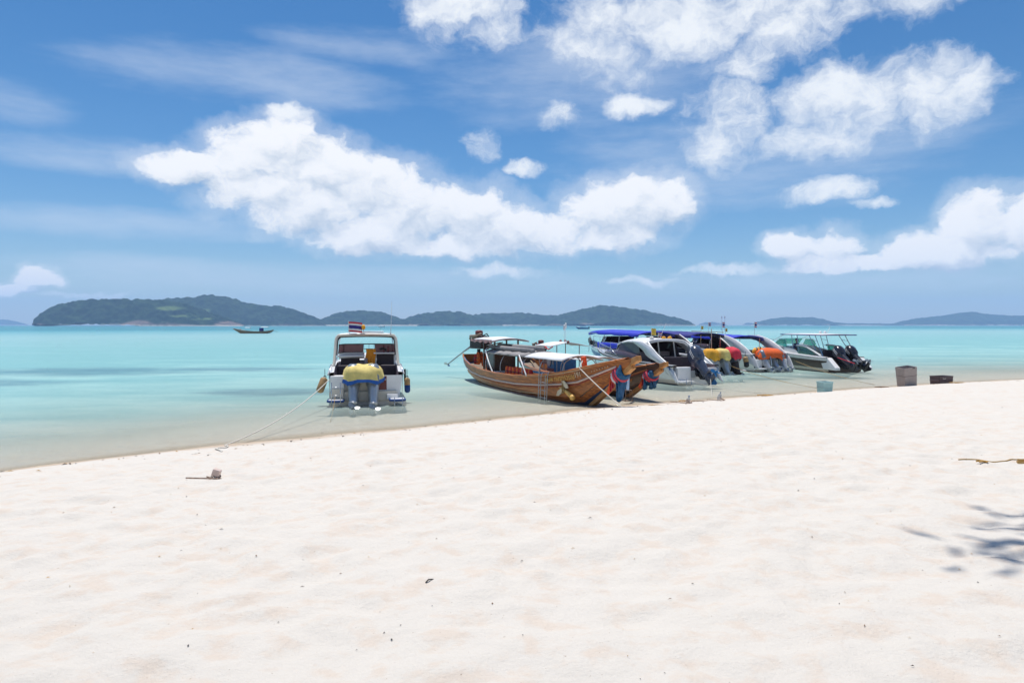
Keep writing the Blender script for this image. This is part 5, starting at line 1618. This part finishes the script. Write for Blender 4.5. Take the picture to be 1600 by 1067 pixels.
# open boat with a flat white top, side on
def ttop_boat():
    b = place_boat((18.7, 38.3), (-.20, .98), 'white speedboat with dark brown side stripe, flat tube-legged roof and black motors')
    h = Hull(8.0, 2.5, .86, 1.34, .56)
    h.build(b, ['antifoul_dark', 'gel_cream', 'stripe_brown', 'stripe_brown', 'gel_white', 'gel_grey', 'gel_white'], 'vinyl_mauve', 'gel_white', .34, .18, .70)
    W = mtx(b)
    for sx in (1, -1):
        # cabin side rising to the windscreen
        m = MB(); m.prism([(sx * 1.08, y, z) for y, z in ((3.0, .92), (2.7, .98), (3.1, 1.2), (5.4, 1.46), (6.3, 1.34), (6.6, 1.18))], (-sx * .06, 0, 0), 'gel_white'); m.build('cabin_side', b)
        m = MB(); m.add([(sx * 1.04, 3.9, 1.28), (sx * 1.02, 5.3, 1.46), (sx * .92, 4.9, 1.80), (sx * .96, 4.2, 1.78)], [(0, 1, 2, 3)], 'glass_green'); o = m.build('side_screen', b, solid=.01)
        q = MB(); q.tube([(sx * 1.04, 3.9, 1.28), (sx * 1.02, 5.3, 1.46), (sx * .92, 4.9, 1.80), (sx * .96, 4.2, 1.78)], .018, 'steel', 5, closed=True); q.build('frame', o)
        m = MB(); m.add([(sx * 1.08, 1.1, .94), (sx * 1.08, 2.9, .94), (sx * 1.0, 2.9, 1.40), (sx * 1.02, 2.3, 1.43), (sx * 1.05, 1.6, 1.24)], [(0, 1, 2, 3, 4)], 'glass_green'); o = m.build('aft_side_screen', b, solid=.01)
        q = MB(); q.tube(curve_pts([(sx * 1.10, .55, .90), (sx * 1.08, 1.4, 1.20), (sx * 1.04, 2.2, 1.42), (sx * 1.0, 3.0, 1.46)], 5), .05, 'gel_white', 6); q.build('screen_coaming', b, smooth=True)
        # tube legs with rungs
        for (ya, yb) in ((3.0, 2.8), (1.3, .6)):
            q = MB()
            A, B = Vector((sx * .98, ya, 2.06)), Vector((sx * 1.06, yb - .15, .88)); C, D = Vector((sx * .98, ya + .55, 2.06)), Vector((sx * 1.06, yb + .45, 1.15))
            q.tube([A, B], .022, 'steel', 6); q.tube([C, D], .022, 'steel', 6)
            for u in (.28, .62): q.tube([A.lerp(B, u), C.lerp(D, u)], .014, 'steel', 5)
            q.build('roof_leg', b)
        q = MB(); q.tube([(sx * .9, 4.45, 2.06), (sx * .96, 5.9, 1.55), (sx * .98, 6.3, 1.3)], .022, 'steel', 6); q.build('forward_stay', b)
    m = MB(); m.add([(-.85, 5.5, 1.46), (.85, 5.5, 1.46), (.75, 4.95, 1.82), (-.75, 4.95, 1.82)], [(0, 1, 2, 3)], 'glass_green'); m.build('windscreen_pane', b, solid=.01)
    m = MB(); rows = [[(1.08 * f, y, 2.13 - .04 * abs(f) ** 2 - .03 * (abs(y - 2.4) / 2.6) ** 2) for f in np.linspace(-1, 1, 7)] for y in np.linspace(.5, 4.5, 10)]
    m.grid(rows, 'canvas_white'); r = m.build('roof', b, smooth=True, solid=.05)
    m = MB(); m.tube([(-1.1, .5, 2.08), (-1.1, 4.5, 2.08), (1.1, 4.5, 2.08), (1.1, .5, 2.08)], .03, 'canvas_navy', 6, closed=True); m.build('roof_edge', r)
    for y in (3.3, 2.85):
        m = MB(); m.lathe([(.05, 0), (.09, .03), (.08, .14), (.02, .18)], 'decal_white', (.8, y, 2.11), 8); m.build('roof_light', b, smooth=True)
    m = MB(); m.tube([(.3, 2.0, 2.12), (.3, 1.7, 2.6)], .012, 'steel', 5); m.build('aerial', b)
    m = MB(); m.box((0, 1.0, .62), (1.7, .5, .5), 'seat_dark'); m.box((0, .75, 1.0), (1.7, .14, .5), 'seat_dark'); m.build('stern_seat', b, bevel=.05)
    m = MB(); m.box((0, 2.55, .66), (1.5, .5, .60), 'gel_cream'); m.build('helm_seat', b, bevel=.05)
    m = MB(); m.box((0, 4.1, .88), (1.7, .5, 1.0), 'gel_white'); m.build('helm_console', b, bevel=.05)
    # quarter steps down to the platform
    for sx in (1, -1):
        m = MB(); m.prism([(sx * 1.16, y, z) for y, z in ((.7, .88), (-.05, .82), (-.75, .30), (-.75, .16), (.3, .18))], (-sx * .3, 0, 0), 'gel_white'); m.build('stern_quarter', b, bevel=.02)
    for x, mt in ((-.42, 'motor_black'), (.34, 'motor_black')):
        motor(b, (x, -.42, .46), 58, mt, mt, 1.22, None, 'decal_white')
    m = MB(); m.tube([(-.72, -.35, .85), (-.72, -1.7, .60)], .016, 'cloth_red', 5); m.build('red_tie', b)
    # lettering on the side that faces the beach
    for sx in (-1,):
        pass
    for body, y, z, size in (('WAKIT DIVING', 4.9, 1.22, .22), ('C.M.NAWA', 4.2, .90, .19)):
        cu = bpy.data.curves.new('lettering', 'FONT'); cu.body = body; cu.size = size; cu.extrude = .003; cu.align_x = 'CENTER'; cu.align_y = 'CENTER'
        tmp = bpy.data.objects.new('lettering_curve', cu); COL.objects.link(tmp)
        me = bpy.data.meshes.new_from_object(tmp.evaluated_get(bpy.context.evaluated_depsgraph_get())); bpy.data.objects.remove(tmp)
        me.materials.clear(); me.materials.append(M['decal_dark'])
        o = bpy.data.objects.new('lettering', me); COL.objects.link(o); o.parent = b; o['kind'] = 'stuff'
        x = -1.095 if z > 1.1 else -(h.sect(y / 8.0)[5][0] + .03)
        X, Y = Vector((0, -1, 0)), Vector((0, 0, 1)); Z = X.cross(Y)
        o.matrix_local = Matrix(((X.x, Y.x, Z.x, x), (X.y, Y.y, Z.y, y), (X.z, Y.z, Z.z, z), (0, 0, 0, 1)))
    bow_rail(b, h)
    return b, W
tb, TW = ttop_boat()

# mooring lines of the raft
def rope(a, e2, label, r=.014, mt='rope_white', sag=.12):
    e = Vector((e2[0], e2[1], ground_z(*e2) + .005))
    m = MB(); m.tube(catenary(a, e, sag, 16), r, mt, 5)
    tag(m.build('mooring_rope', None, smooth=True), label, 'rope')
S2 = mtx([o for o in bpy.data.objects if o.get('label', '').startswith('silver speedboat')][0])
rope(S2 @ Vector((1.3, .6, .6)), (7.4, 25.2), 'white rope from the silver speedboat quarter to the shore', .010)
rope(S2 @ Vector((-.9, -.2, .3)), (10.0, 26.8), 'thin rope from the silver speedboat platform to the shore', .008)
rope(W4 @ Vector((.2, -.3, .5)), (13.2, 29.4), 'tan rope from the navy-canopied speedboat to the shore', .012, 'rope_tan')
rope(TW @ Vector((-1.2, 3.0, .55)), (16.6, 31.2), 'tan rope from the flat-roofed speedboat to the shore', .012, 'rope_tan')

# person seated at the helm of the flat-roofed boat
def person(W):
    me = bpy.data.meshes.new('person')
    J = {  # seated, facing the stern quarter, hands on lap; metres, seat at z=0
        'pelvis': (0, 0, .10), 'waist': (0, -.02, .28), 'chest': (0, .0, .48), 'neck': (0, .03, .62), 'neck2': (0, .045, .68),
        'shl': (-.18, .01, .57), 'ell': (-.25, .06, .32), 'wrl': (-.17, .26, .24), 'hal': (-.13, .34, .23),
        'shr': (.18, .01, .57), 'elr': (.25, .06, .32), 'wrr': (.17, .26, .24), 'har': (.13, .34, .23),
        'hipl': (-.10, .04, .09), 'knl': (-.13, .44, .10), 'anl': (-.13, .48, -.32), 'tol': (-.13, .62, -.37),
        'hipr': (.10, .04, .09), 'knr': (.13, .44, .10), 'anr': (.13, .48, -.32), 'tor': (.13, .62, -.37)}
    Rr = {'pelvis': .15, 'waist': .13, 'chest': .155, 'neck': .065, 'neck2': .055, 'shl': .075, 'shr': .075, 'ell': .05, 'elr': .05, 'wrl': .035, 'wrr': .035, 'hal': .04, 'har': .04,
          'hipl': .095, 'hipr': .095, 'knl': .068, 'knr': .068, 'anl': .042, 'anr': .042, 'tol': .035, 'tor': .035}
    E = [('pelvis', 'waist'), ('waist', 'chest'), ('chest', 'neck'), ('neck', 'neck2'), ('chest', 'shl'), ('shl', 'ell'), ('ell', 'wrl'), ('wrl', 'hal'), ('chest', 'shr'), ('shr', 'elr'), ('elr', 'wrr'), ('wrr', 'har'),
         ('pelvis', 'hipl'), ('hipl', 'knl'), ('knl', 'anl'), ('anl', 'tol'), ('pelvis', 'hipr'), ('hipr', 'knr'), ('knr', 'anr'), ('anr', 'tor')]
    names = list(J); ix = {n: i for i, n in enumerate(names)}
    me.from_pydata([J[n] for n in names], [(ix[a], ix[c]) for a, c in E], [])
    o = bpy.data.objects.new('person', me); COL.objects.link(o)
    sm = o.modifiers.new('skin', 'SKIN'); sm.use_smooth_shade = True
    for n in names:
        v = me.skin_vertices[0].data[ix[n]]; v.radius = (Rr[n], Rr[n] * (.75 if n in ('waist', 'chest', 'pelvis') else 1)); v.use_root = (n == 'pelvis')
    o.modifiers.new('sub', 'SUBSURF').levels = 1
    dg = bpy.context.evaluated_depsgraph_get()
    me2 = bpy.data.meshes.new_from_object(o.evaluated_get(dg))
    bpy.data.objects.remove(o)
    for mt in ('shirt_blue', 'skin', 'trousers_tan'): me2.materials.append(M[mt])
    for p in me2.polygons:
        c = p.center
        k = 0
        if c.z > .635 or (c.y > .10 and c.z > .17 and abs(c.x) > .08 and c.y < .5 and c.z > .19): k = 1
        elif c.z < .16 or c.y > .22: k = 2
        if c.z < -.24: k = 1
        p.material_index = k; p.use_smooth = True
    root = bpy.data.objects.new('person', me2); COL.objects.link(root)
    hd = MB()
    rows = []
    for z, a, bb, dy in ((-.115, .045, .05, .02), (-.08, .062, .075, .015), (-.03, .074, .092, .005), (.03, .078, .098, 0), (.08, .068, .085, -.005), (.112, .035, .045, -.01)):
        rows.append([(a * math.cos(t), .05 + dy + bb * math.sin(t), .80 + z) for t in [2 * math.pi * j / 12 for j in range(12)]])
    hd.grid(rows, 'skin', closed=True); hd.add(rows[0], [tuple(range(12))], 'skin'); hd.add(rows[-1], [tuple(range(12))], 'skin')
    hd.add([(-.014, .14, .79), (.014, .14, .79), (0, .165, .775), (0, .142, .825)], [(0, 1, 2), (0, 2, 3), (1, 3, 2)], 'skin')
    for sx in (-1, 1):
        hd.box((sx * .079, .05, .80), (.016, .035, .055), 'skin'); hd.box((sx * .03, .141, .815), (.022, .012, .01), 'hair_black')
    hd.box((0, .138, .745), (.045, .01, .008), 'door_red')
    hd.build('head', root, smooth=True)
    hr = MB(); rows = []
    for z, a, bb, y in ((-.04, .080, .075, -.015), (.03, .085, .098, -.012), (.08, .076, .094, -.008), (.115, .045, .06, -.01), (.128, .012, .02, -.01)):
        rows.append([(a * math.cos(t), .045 + y + bb * math.sin(t), .805 + z) for t in [2 * math.pi * j / 12 for j in range(12)]])
    hr.grid(rows, 'hair_black', closed=True); hr.build('hair', root, smooth=True)
    for sx in (-1, 1):
        hn = MB()
        for k in range(4): hn.tube([(sx * (.10 + .022 * k), .33, .235), (sx * (.10 + .022 * k), .39, .235), (sx * (.10 + .022 * k), .42, .205)], .010, 'skin', 5)
        hn.tube([(sx * .09, .30, .24), (sx * .07, .345, .235)], .011, 'skin', 5)
        h_ = hn.build('fingers', root, smooth=True)
    root.matrix_world = W @ Matrix.Translation((-.80, 3.35, .93)) @ Matrix.Rotation(R(200), 4, 'Z')
    tag(root, 'person in a navy shirt sitting at the side of the flat-roofed speedboat', 'person')
person(TW)

# ------------------------------------------------------------------ things on the sand
def crate(name, loc, w, d, h, mt, label, cat, tilt=(0, 0), rz=0.0, slots=True, flare=1.12, mt2=None, ribs=0):
    e = empty(name, (loc[0], loc[1], ground_z(*loc) - .02), 0)
    e.rotation_euler = (tilt[0], tilt[1], rz)
    t = .02
    # four walls and a floor, each wall a part
    corners = lambda z, f: [(-w / 2 * f, -d / 2 * f, z), (w / 2 * f, -d / 2 * f, z), (w / 2 * f, d / 2 * f, z), (-w / 2 * f, d / 2 * f, z)]
    lo, hi = corners(0, 1), corners(h, flare)
    for k in range(4):
        a, b_, c, dd = Vector(lo[k]), Vector(lo[(k + 1) % 4]), Vector(hi[(k + 1) % 4]), Vector(hi[k])
        m = MB()
        mm = mt2 if (mt2 and k == 1) else mt
        if slots:
            nb = 7
            for i in range(nb):     # upright bars between a solid foot and rim
                u0, u1 = (i + .16) / nb, (i + .84) / nb
                m.add([a.lerp(b_, u0).lerp(dd.lerp(c, u0), .14), a.lerp(b_, u1).lerp(dd.lerp(c, u1), .14), a.lerp(b_, u1).lerp(dd.lerp(c, u1), .86), a.lerp(b_, u0).lerp(dd.lerp(c, u0), .86)], [(0, 1, 2, 3)], mm)
            for v0, v1 in ((0, .16), (.46, .54), (.84, 1)):
                m.add([a.lerp(dd, v0), b_.lerp(c, v0), b_.lerp(c, v1), a.lerp(dd, v1)], [(0, 1, 2, 3)], mm)
        else:
            m.add([a, b_, c, dd], [(0, 1, 2, 3)], mm)
            for r in range(ribs):
                v = (r + 1) / (ribs + 1)
                p, q = a.lerp(dd, v), b_.lerp(c, v); out = (p + q) / 2; out.z = 0; out.normalize()
                m.tube([p + out * .012, q + out * .012], .016, mm, 5)
        o = m.build('side_wall', e, solid=t)
    m = MB(); m.box((0, 0, .015), (w * .98, d * .98, .03), mt); m.build('bottom', e)
    m = MB(); m.tube([(x * 1.01, y * 1.01, z) for x, y, z in hi], .018, mt, 6, closed=True); m.build('rim', e)
    if not slots:
        m = MB(); m.tube([(-.09 - w * .18, -d / 2 * 1.08 - .012, h * .80), (-w * .18 - .05, -d / 2 * 1.08 - .02, h * .72), (-w * .18 + .05, -d / 2 * 1.08 - .02, h * .72), (-w * .18 + .09, -d / 2 * 1.08 - .012, h * .80)], .012, 'rope_white', 5); m.build('handle', e)
    tag(e, label, cat)
    return e
crate('basket', (11.75, 25.6), .36, .36, .40, 'plastic_aqua', 'pale aqua slatted plastic basket standing on the sand', 'basket', (0, 0), R(12))
# tall taupe bin leaning back, of two stacked tubs
def tall_bin():
    x, y = 16.75, 28.9
    e = empty('bin', (x, y, ground_z(x, y) - .03)); e.rotation_euler = (R(4), R(-7), R(8))
    for z0, z1, nm in ((0, .50, 'lower_tub'), (.50, .86, 'upper_tub')):
        m = MB()
        f0, f1 = lerp(1, 1.12, z0 / .86), lerp(1, 1.12, z1 / .86)
        r = [[(.26 * f * sx, .24 * f * sy, z) for sx, sy in ((-1, -1), (1, -1), (1, 1), (-1, 1))] for z, f in ((z0 + .008, f0), (z1, f1))]
        m.grid(r, 'plastic_taupe', closed=True); m.add(r[0], [(0, 1, 2, 3)], 'plastic_taupe')
        m.build(nm, e, solid=.02, bevel=.01)
    m = MB(); m.tube([(.26 * 1.0625 * sx, .24 * 1.0625 * sy, .50) for sx, sy in ((-1, -1), (1, -1), (1, 1), (-1, 1))], .014, 'plastic_maroon', 5, closed=True); m.build('seam', e)
    m = MB(); m.box((.14, -.28, .82), (.12, .02, .03), 'black_rubber'); m.build('latch', e)
    tag(e, 'tall taupe plastic bin leaning slightly on the sand', 'bin')
tall_bin()
crate('tub', (19.15, 30.4), .78, .44, .36, 'plastic_maroon', 'low dark maroon tub with slate end beside the tall bin', 'tub', (0, 0), R(20), False, 1.06, 'plastic_slate', 1)

def anchor(loc, rz, label, s=1.0, buoy=None):
    e = empty('anchor', (loc[0], loc[1], ground_z(*loc))); e.rotation_euler = (0, 0, rz); e.scale = (s, s, s)
    m = MB(); m.tube([(-.42, 0, .05), (0, 0, .03), (.30, 0, .02)], .016, 'rust_steel', 6); m.build('shank', e)
    for sy in (-1, 1):
        m = MB(); m.tube(curve_pts([(.22, 0, .03), (.26, sy * .10, .04), (.20, sy * .20, .07), (.08, sy * .24, .12)], 4), .015, 'rust_steel', 6); m.build('arm', e, smooth=True)
    m = MB(); m.tube([(.10, -.20, .02), (.10, .22, .05)], .013, 'rust_steel', 6); m.build('stock', e)
    if buoy:
        m = MB()
        if buoy == 'block': m.box((.18, .10, .13), (.16, .15, .15), 'paint_pink', Matrix.Rotation(R(20), 3, 'Y')); m.box((.18, .10, .06), (.10, .10, .08), 'litter_dark')
        m.build('chock', e, bevel=.02)
        for k in range(2):
            m = MB(); m.tube([(.05 + .1 * k, .04, .02), (.13 + .1 * k, .07, .12)], .012, 'rope_white', 5); m.build('lashing', e)
    tag(e, label, 'anchor')
anchor((-4.05, 9.0), R(6), 'small rusty anchor with a pink wooden chock lying on dry sand', .62, 'block')
anchor((5.05, 20.1), R(-20), 'rusty anchor on the sand beside a clear plastic bottle', .9)
anchor((6.65, 22.0), R(-12), 'thin dark anchor half buried near the waterline', .8)
def bottle(x, y, rz, label):
    e = empty('bottle', (x, y, ground_z(x, y) + .0)); e.rotation_euler = (R(12), R(8), rz); e.scale = (.75, .75, .75)
    m = MB(); m.lathe([(.05, 0), (.085, .02), (.09, .12), (.085, .22), (.05, .28), (.03, .31), (.03, .34)], 'plastic_clear', (0, 0, 0), 14); m.build('body', e, smooth=True)
    m = MB(); m.lathe([(.034, .335), (.036, .37)], 'stripe_blue', (0, 0, 0), 10); m.build('cap', e)
    tag(e, label, 'bottle')
bottle(5.28, 20.5, 0, 'clear plastic bottle standing beside a rusty anchor')
bottle(6.78, 22.35, 1, 'clear plastic bottle near the thin dark anchor')

def drift_rope():
    pts = []
    for k in range(40):
        u = k / 39
        x = 5.75 + 1.5 * u; y = 8.75 - .35 * u + .06 * math.sin(u * 17)
        pts.append((x, y, ground_z(x, y) + .006))
    m = MB(); m.tube(pts, .009, 'rope_tan', 6)
    for j in range(5):
        q = []
        for k in range(14):
            u = k / 13
            x = 6.3 + .75 * u + .03 * j; y = 8.46 + .035 * j - .06 * u + .03 * math.sin(u * 9 + j)
            q.append((x, y, ground_z(x, y) + .008 + .010 * (j % 3)))
        m.tube(q, .012, ('rope_tan', 'litter_ochre')[j % 2], 6)
    o = m.build('old_rope', None, smooth=True)
    tag(o, 'frayed ochre rope lying half buried in dry sand', 'rope')
drift_rope()
def weed(x, y, s, label, mt='litter_brown'):
    m = MB(); r = random.Random(int(x * 100))
    for k in range(12):
        a = r.uniform(0, 6.3); l = s * r.uniform(.3, 1)
        p = [(x + r.uniform(-.3, .3) * s + l * u * math.cos(a), y + r.uniform(-.15, .15) * s * 0 + l * .45 * u * math.sin(a), ground_z(x, y) + .012 + .05 * s * math.sin(u * 3)) for u in (0, .35, .7, 1)]
        m.tube(p, .02 * s + .008, mt, 5)
    tag(m.build('seaweed_clump', None, smooth=True), label, 'seaweed')
weed(5.95, 23.25, .32, 'brown clump of weed at the waterline near the dark longtail boat prow', 'litter_ochre')
weed(9.15, 24.6, .42, 'ochre weed strip on the shore below the navy-canopied speedboat', 'litter_ochre')
weed(15.2, 28.0, .34, 'brown weed clump on the sand in front of the tall bin')
weed(18.9, 28.9, .36, 'pale weed clump in front of the low maroon tub', 'litter_ochre')
weed(5.9, 8.5, .10, 'little ochre tuft beside the frayed rope', 'litter_ochre')
def stick(x, y, l, rz, label, mt='litter_brown', r0=.008):
    m = MB(); p = [(x + l * (u - .5) * math.cos(rz), y + l * (u - .5) * math.sin(rz), ground_z(x + l * (u - .5) * math.cos(rz), y + l * (u - .5) * math.sin(rz)) + r0 * .8 + .01 * math.sin(u * 5)) for u in (0, .3, .6, 1)]
    m.tube(p, [r0, r0, r0 * .8, r0 * .4], mt, 5)
    tag(m.build('stick', None, smooth=True), label, 'stick')
stick(-.56, 4.65, .12, R(65), 'short thin dark twig alone on smooth sand', 'litter_dark', .005)
stick(6.1, 22.2, .75, R(-14), 'long driftwood stick between two anchors', 'litter_brown', .014)
stick(4.3, 20.3, .5, R(-20), 'pale driftwood stick lying by the rusty anchor', 'litter_ochre', .012)
# uncounted bits of leaf, weed and shell over the beach and along the wrack line
def litter():
    m = MB(); r = random.Random(77)
    def bit(x, y, s):
        z = ground_z(x, y) + .004
        a = r.uniform(0, 6.3); l, w = s * r.uniform(.7, 1.6), s * r.uniform(.25, .6)
        ca, sa = math.cos(a), math.sin(a)
        q = [(-l, 0, 0), (0, -w, .25 * s), (l, 0, .1 * s), (0, w, .3 * s), (0, 0, .6 * s)]
        m.add([(x + px * ca - py * sa, y + px * sa + py * ca, z + pz) for px, py, pz in q], [(0, 1, 4), (1, 2, 4), (2, 3, 4), (3, 0, 4)], r.choice(['litter_brown', 'litter_dark', 'litter_dark', 'litter_ochre', 'gilt_pale']))
    for k in range(300):
        y = 2.6 + 16 * r.random() ** 1.5; x = r.uniform(-.85, .9) * (y + 1)
        if shore_y(x) - y > 1.5: bit(x, y, r.uniform(.004, .011) * (1 + y * .06))
    for k in range(330):
        x = r.uniform(-10, 24); off = abs(r.gauss(0, .35)) + (.9 if r.random() < .75 else 1.7) + .3 * math.sin(x * .7)
        bit(x, float(shore_y(x)) - off * 1.25, r.uniform(.012, .045))
    o = m.build('beach_litter', None)
    o['kind'] = 'stuff'; o['label'] = 'scattered scraps of leaf and weed over the sand'
litter()

# ------------------------------------------------------------------ far specks on the bay
def far_speedboat(x, y, rz, label, wake):
    b = empty('speedboat', (x, y, 0), rz); tag(b, label, 'boat')
    h = Hull(8.5, 2.6, 1.0, 1.6, .6)
    h.build(b, ['antifoul_dark'] + ['stripe_blue' if wake else 'gel_white'] * 6, 'seat_dark', 'gel_white', .34, .2, .8)
    blue_canopy(b, 1.5, 5.5, 1.1, 2.3, 'canvas_navy' if wake else 'canvas_white')
    motor(b, (0, -.1, .6), 5, 'motor_black', 'motor_black', 1.2)
    if wake:
        m = MB(); r = random.Random(2)
        rows = []
        for k in range(12):
            u = k / 11
            rows.append([(f * (.8 + 2.2 * u), -1 - 26 * u, .06 + .30 * (1 - u) * (1 - f * f) + .05 * r.random()) for f in (-1, -.5, 0, .5, 1)])
        m.grid(rows, 'foam_white'); m.build('wake', b, smooth=True)
far_speedboat(51.0, 455.0, R(82), 'dark speedboat trailing a white wake far out on the bay', True)
far_speedboat(-150.0, 800.0, R(70), 'white speedboat far out under the round hill', False)

# ------------------------------------------------------------------ tree at the top of the beach; only its shade reaches the picture
def tree():
    bx, by = 8.5, 5.0
    e = empty('beach_tree', (bx, by, ground_z(bx, by) - .1))
    tag(e, 'tall leaning beach tree at the top of the sand', 'tree')
    r = random.Random(8)
    m = MB()
    trunk = curve_pts([Vector((0, 0, 0)), Vector((-.3, .2, 3.4)), Vector((-1.0, .7, 7.0)), Vector((-2.2, 1.4, 10.4)), Vector((-3.4, 2.1, 12.6))], 5)
    m.tube(trunk, [lerp(.30, .12, k / (len(trunk) - 1)) for k in range(len(trunk))], 'bark', 10)
    tips = []
    limbs = [((-3.4, 2.1, 12.6), (-5.6, 3.2, 13.2)), ((-3.4, 2.1, 12.6), (-5.0, 2.2, 13.6)), ((-2.2, 1.4, 10.4), (-4.4, 3.4, 12.2)), ((-3.4, 2.1, 12.6), (-4.0, 3.4, 14.4)), ((-3.4, 2.1, 12.6), (-6.3, 3.9, 13.0)), ((-3.4, 2.1, 12.6), (-4.8, 1.3, 13.4)), ((-1.0, .7, 7.0), (1.6, 2.0, 10.4)), ((-2.2, 1.4, 10.4), (-.4, -.8, 13.2))]
    for a, b_ in limbs:
        a, b_ = Vector(a), Vector(b_); mid = a.lerp(b_, .5) + Vector((0, 0, .35))
        p = curve_pts([a, mid, b_], 5)
        m.tube(p, [lerp(.07, .02, k / (len(p) - 1)) for k in range(len(p))], 'bark', 7)
        for k in range(5):
            s_ = p[int(len(p) * (.45 + .1 * k))]
            t_ = s_ + Vector((r.uniform(-1.1, .7), r.uniform(-.9, .9), r.uniform(-.3, .6)))
            m.tube([s_, s_.lerp(t_, .5) + Vector((0, 0, .1)), t_], [.02, .013, .006], 'bark', 5); tips.append((s_, t_))
    m.build('trunk', e, smooth=True)
    c = MB()
    for s_, t_ in tips:
        for k in range(17):
            u = r.uniform(.35, 1.1)
            p = s_.lerp(t_, u) + Vector((r.gauss(0, .22), r.gauss(0, .20), r.gauss(0, .12)))
            a = r.uniform(0, 6.3); l, w = r.uniform(.10, .18), r.uniform(.03, .055)
            d1 = Vector((math.cos(a), math.sin(a), r.uniform(-.5, .2))) * l; d2 = Vector((-math.sin(a), math.cos(a), r.uniform(-.3, .3))) * w
            c.add([p - d1, p - d2, p + d1, p + d2], [(0, 1, 2, 3)], 'leaf_green')
    c.build('crown', e, fix=False)
tree()
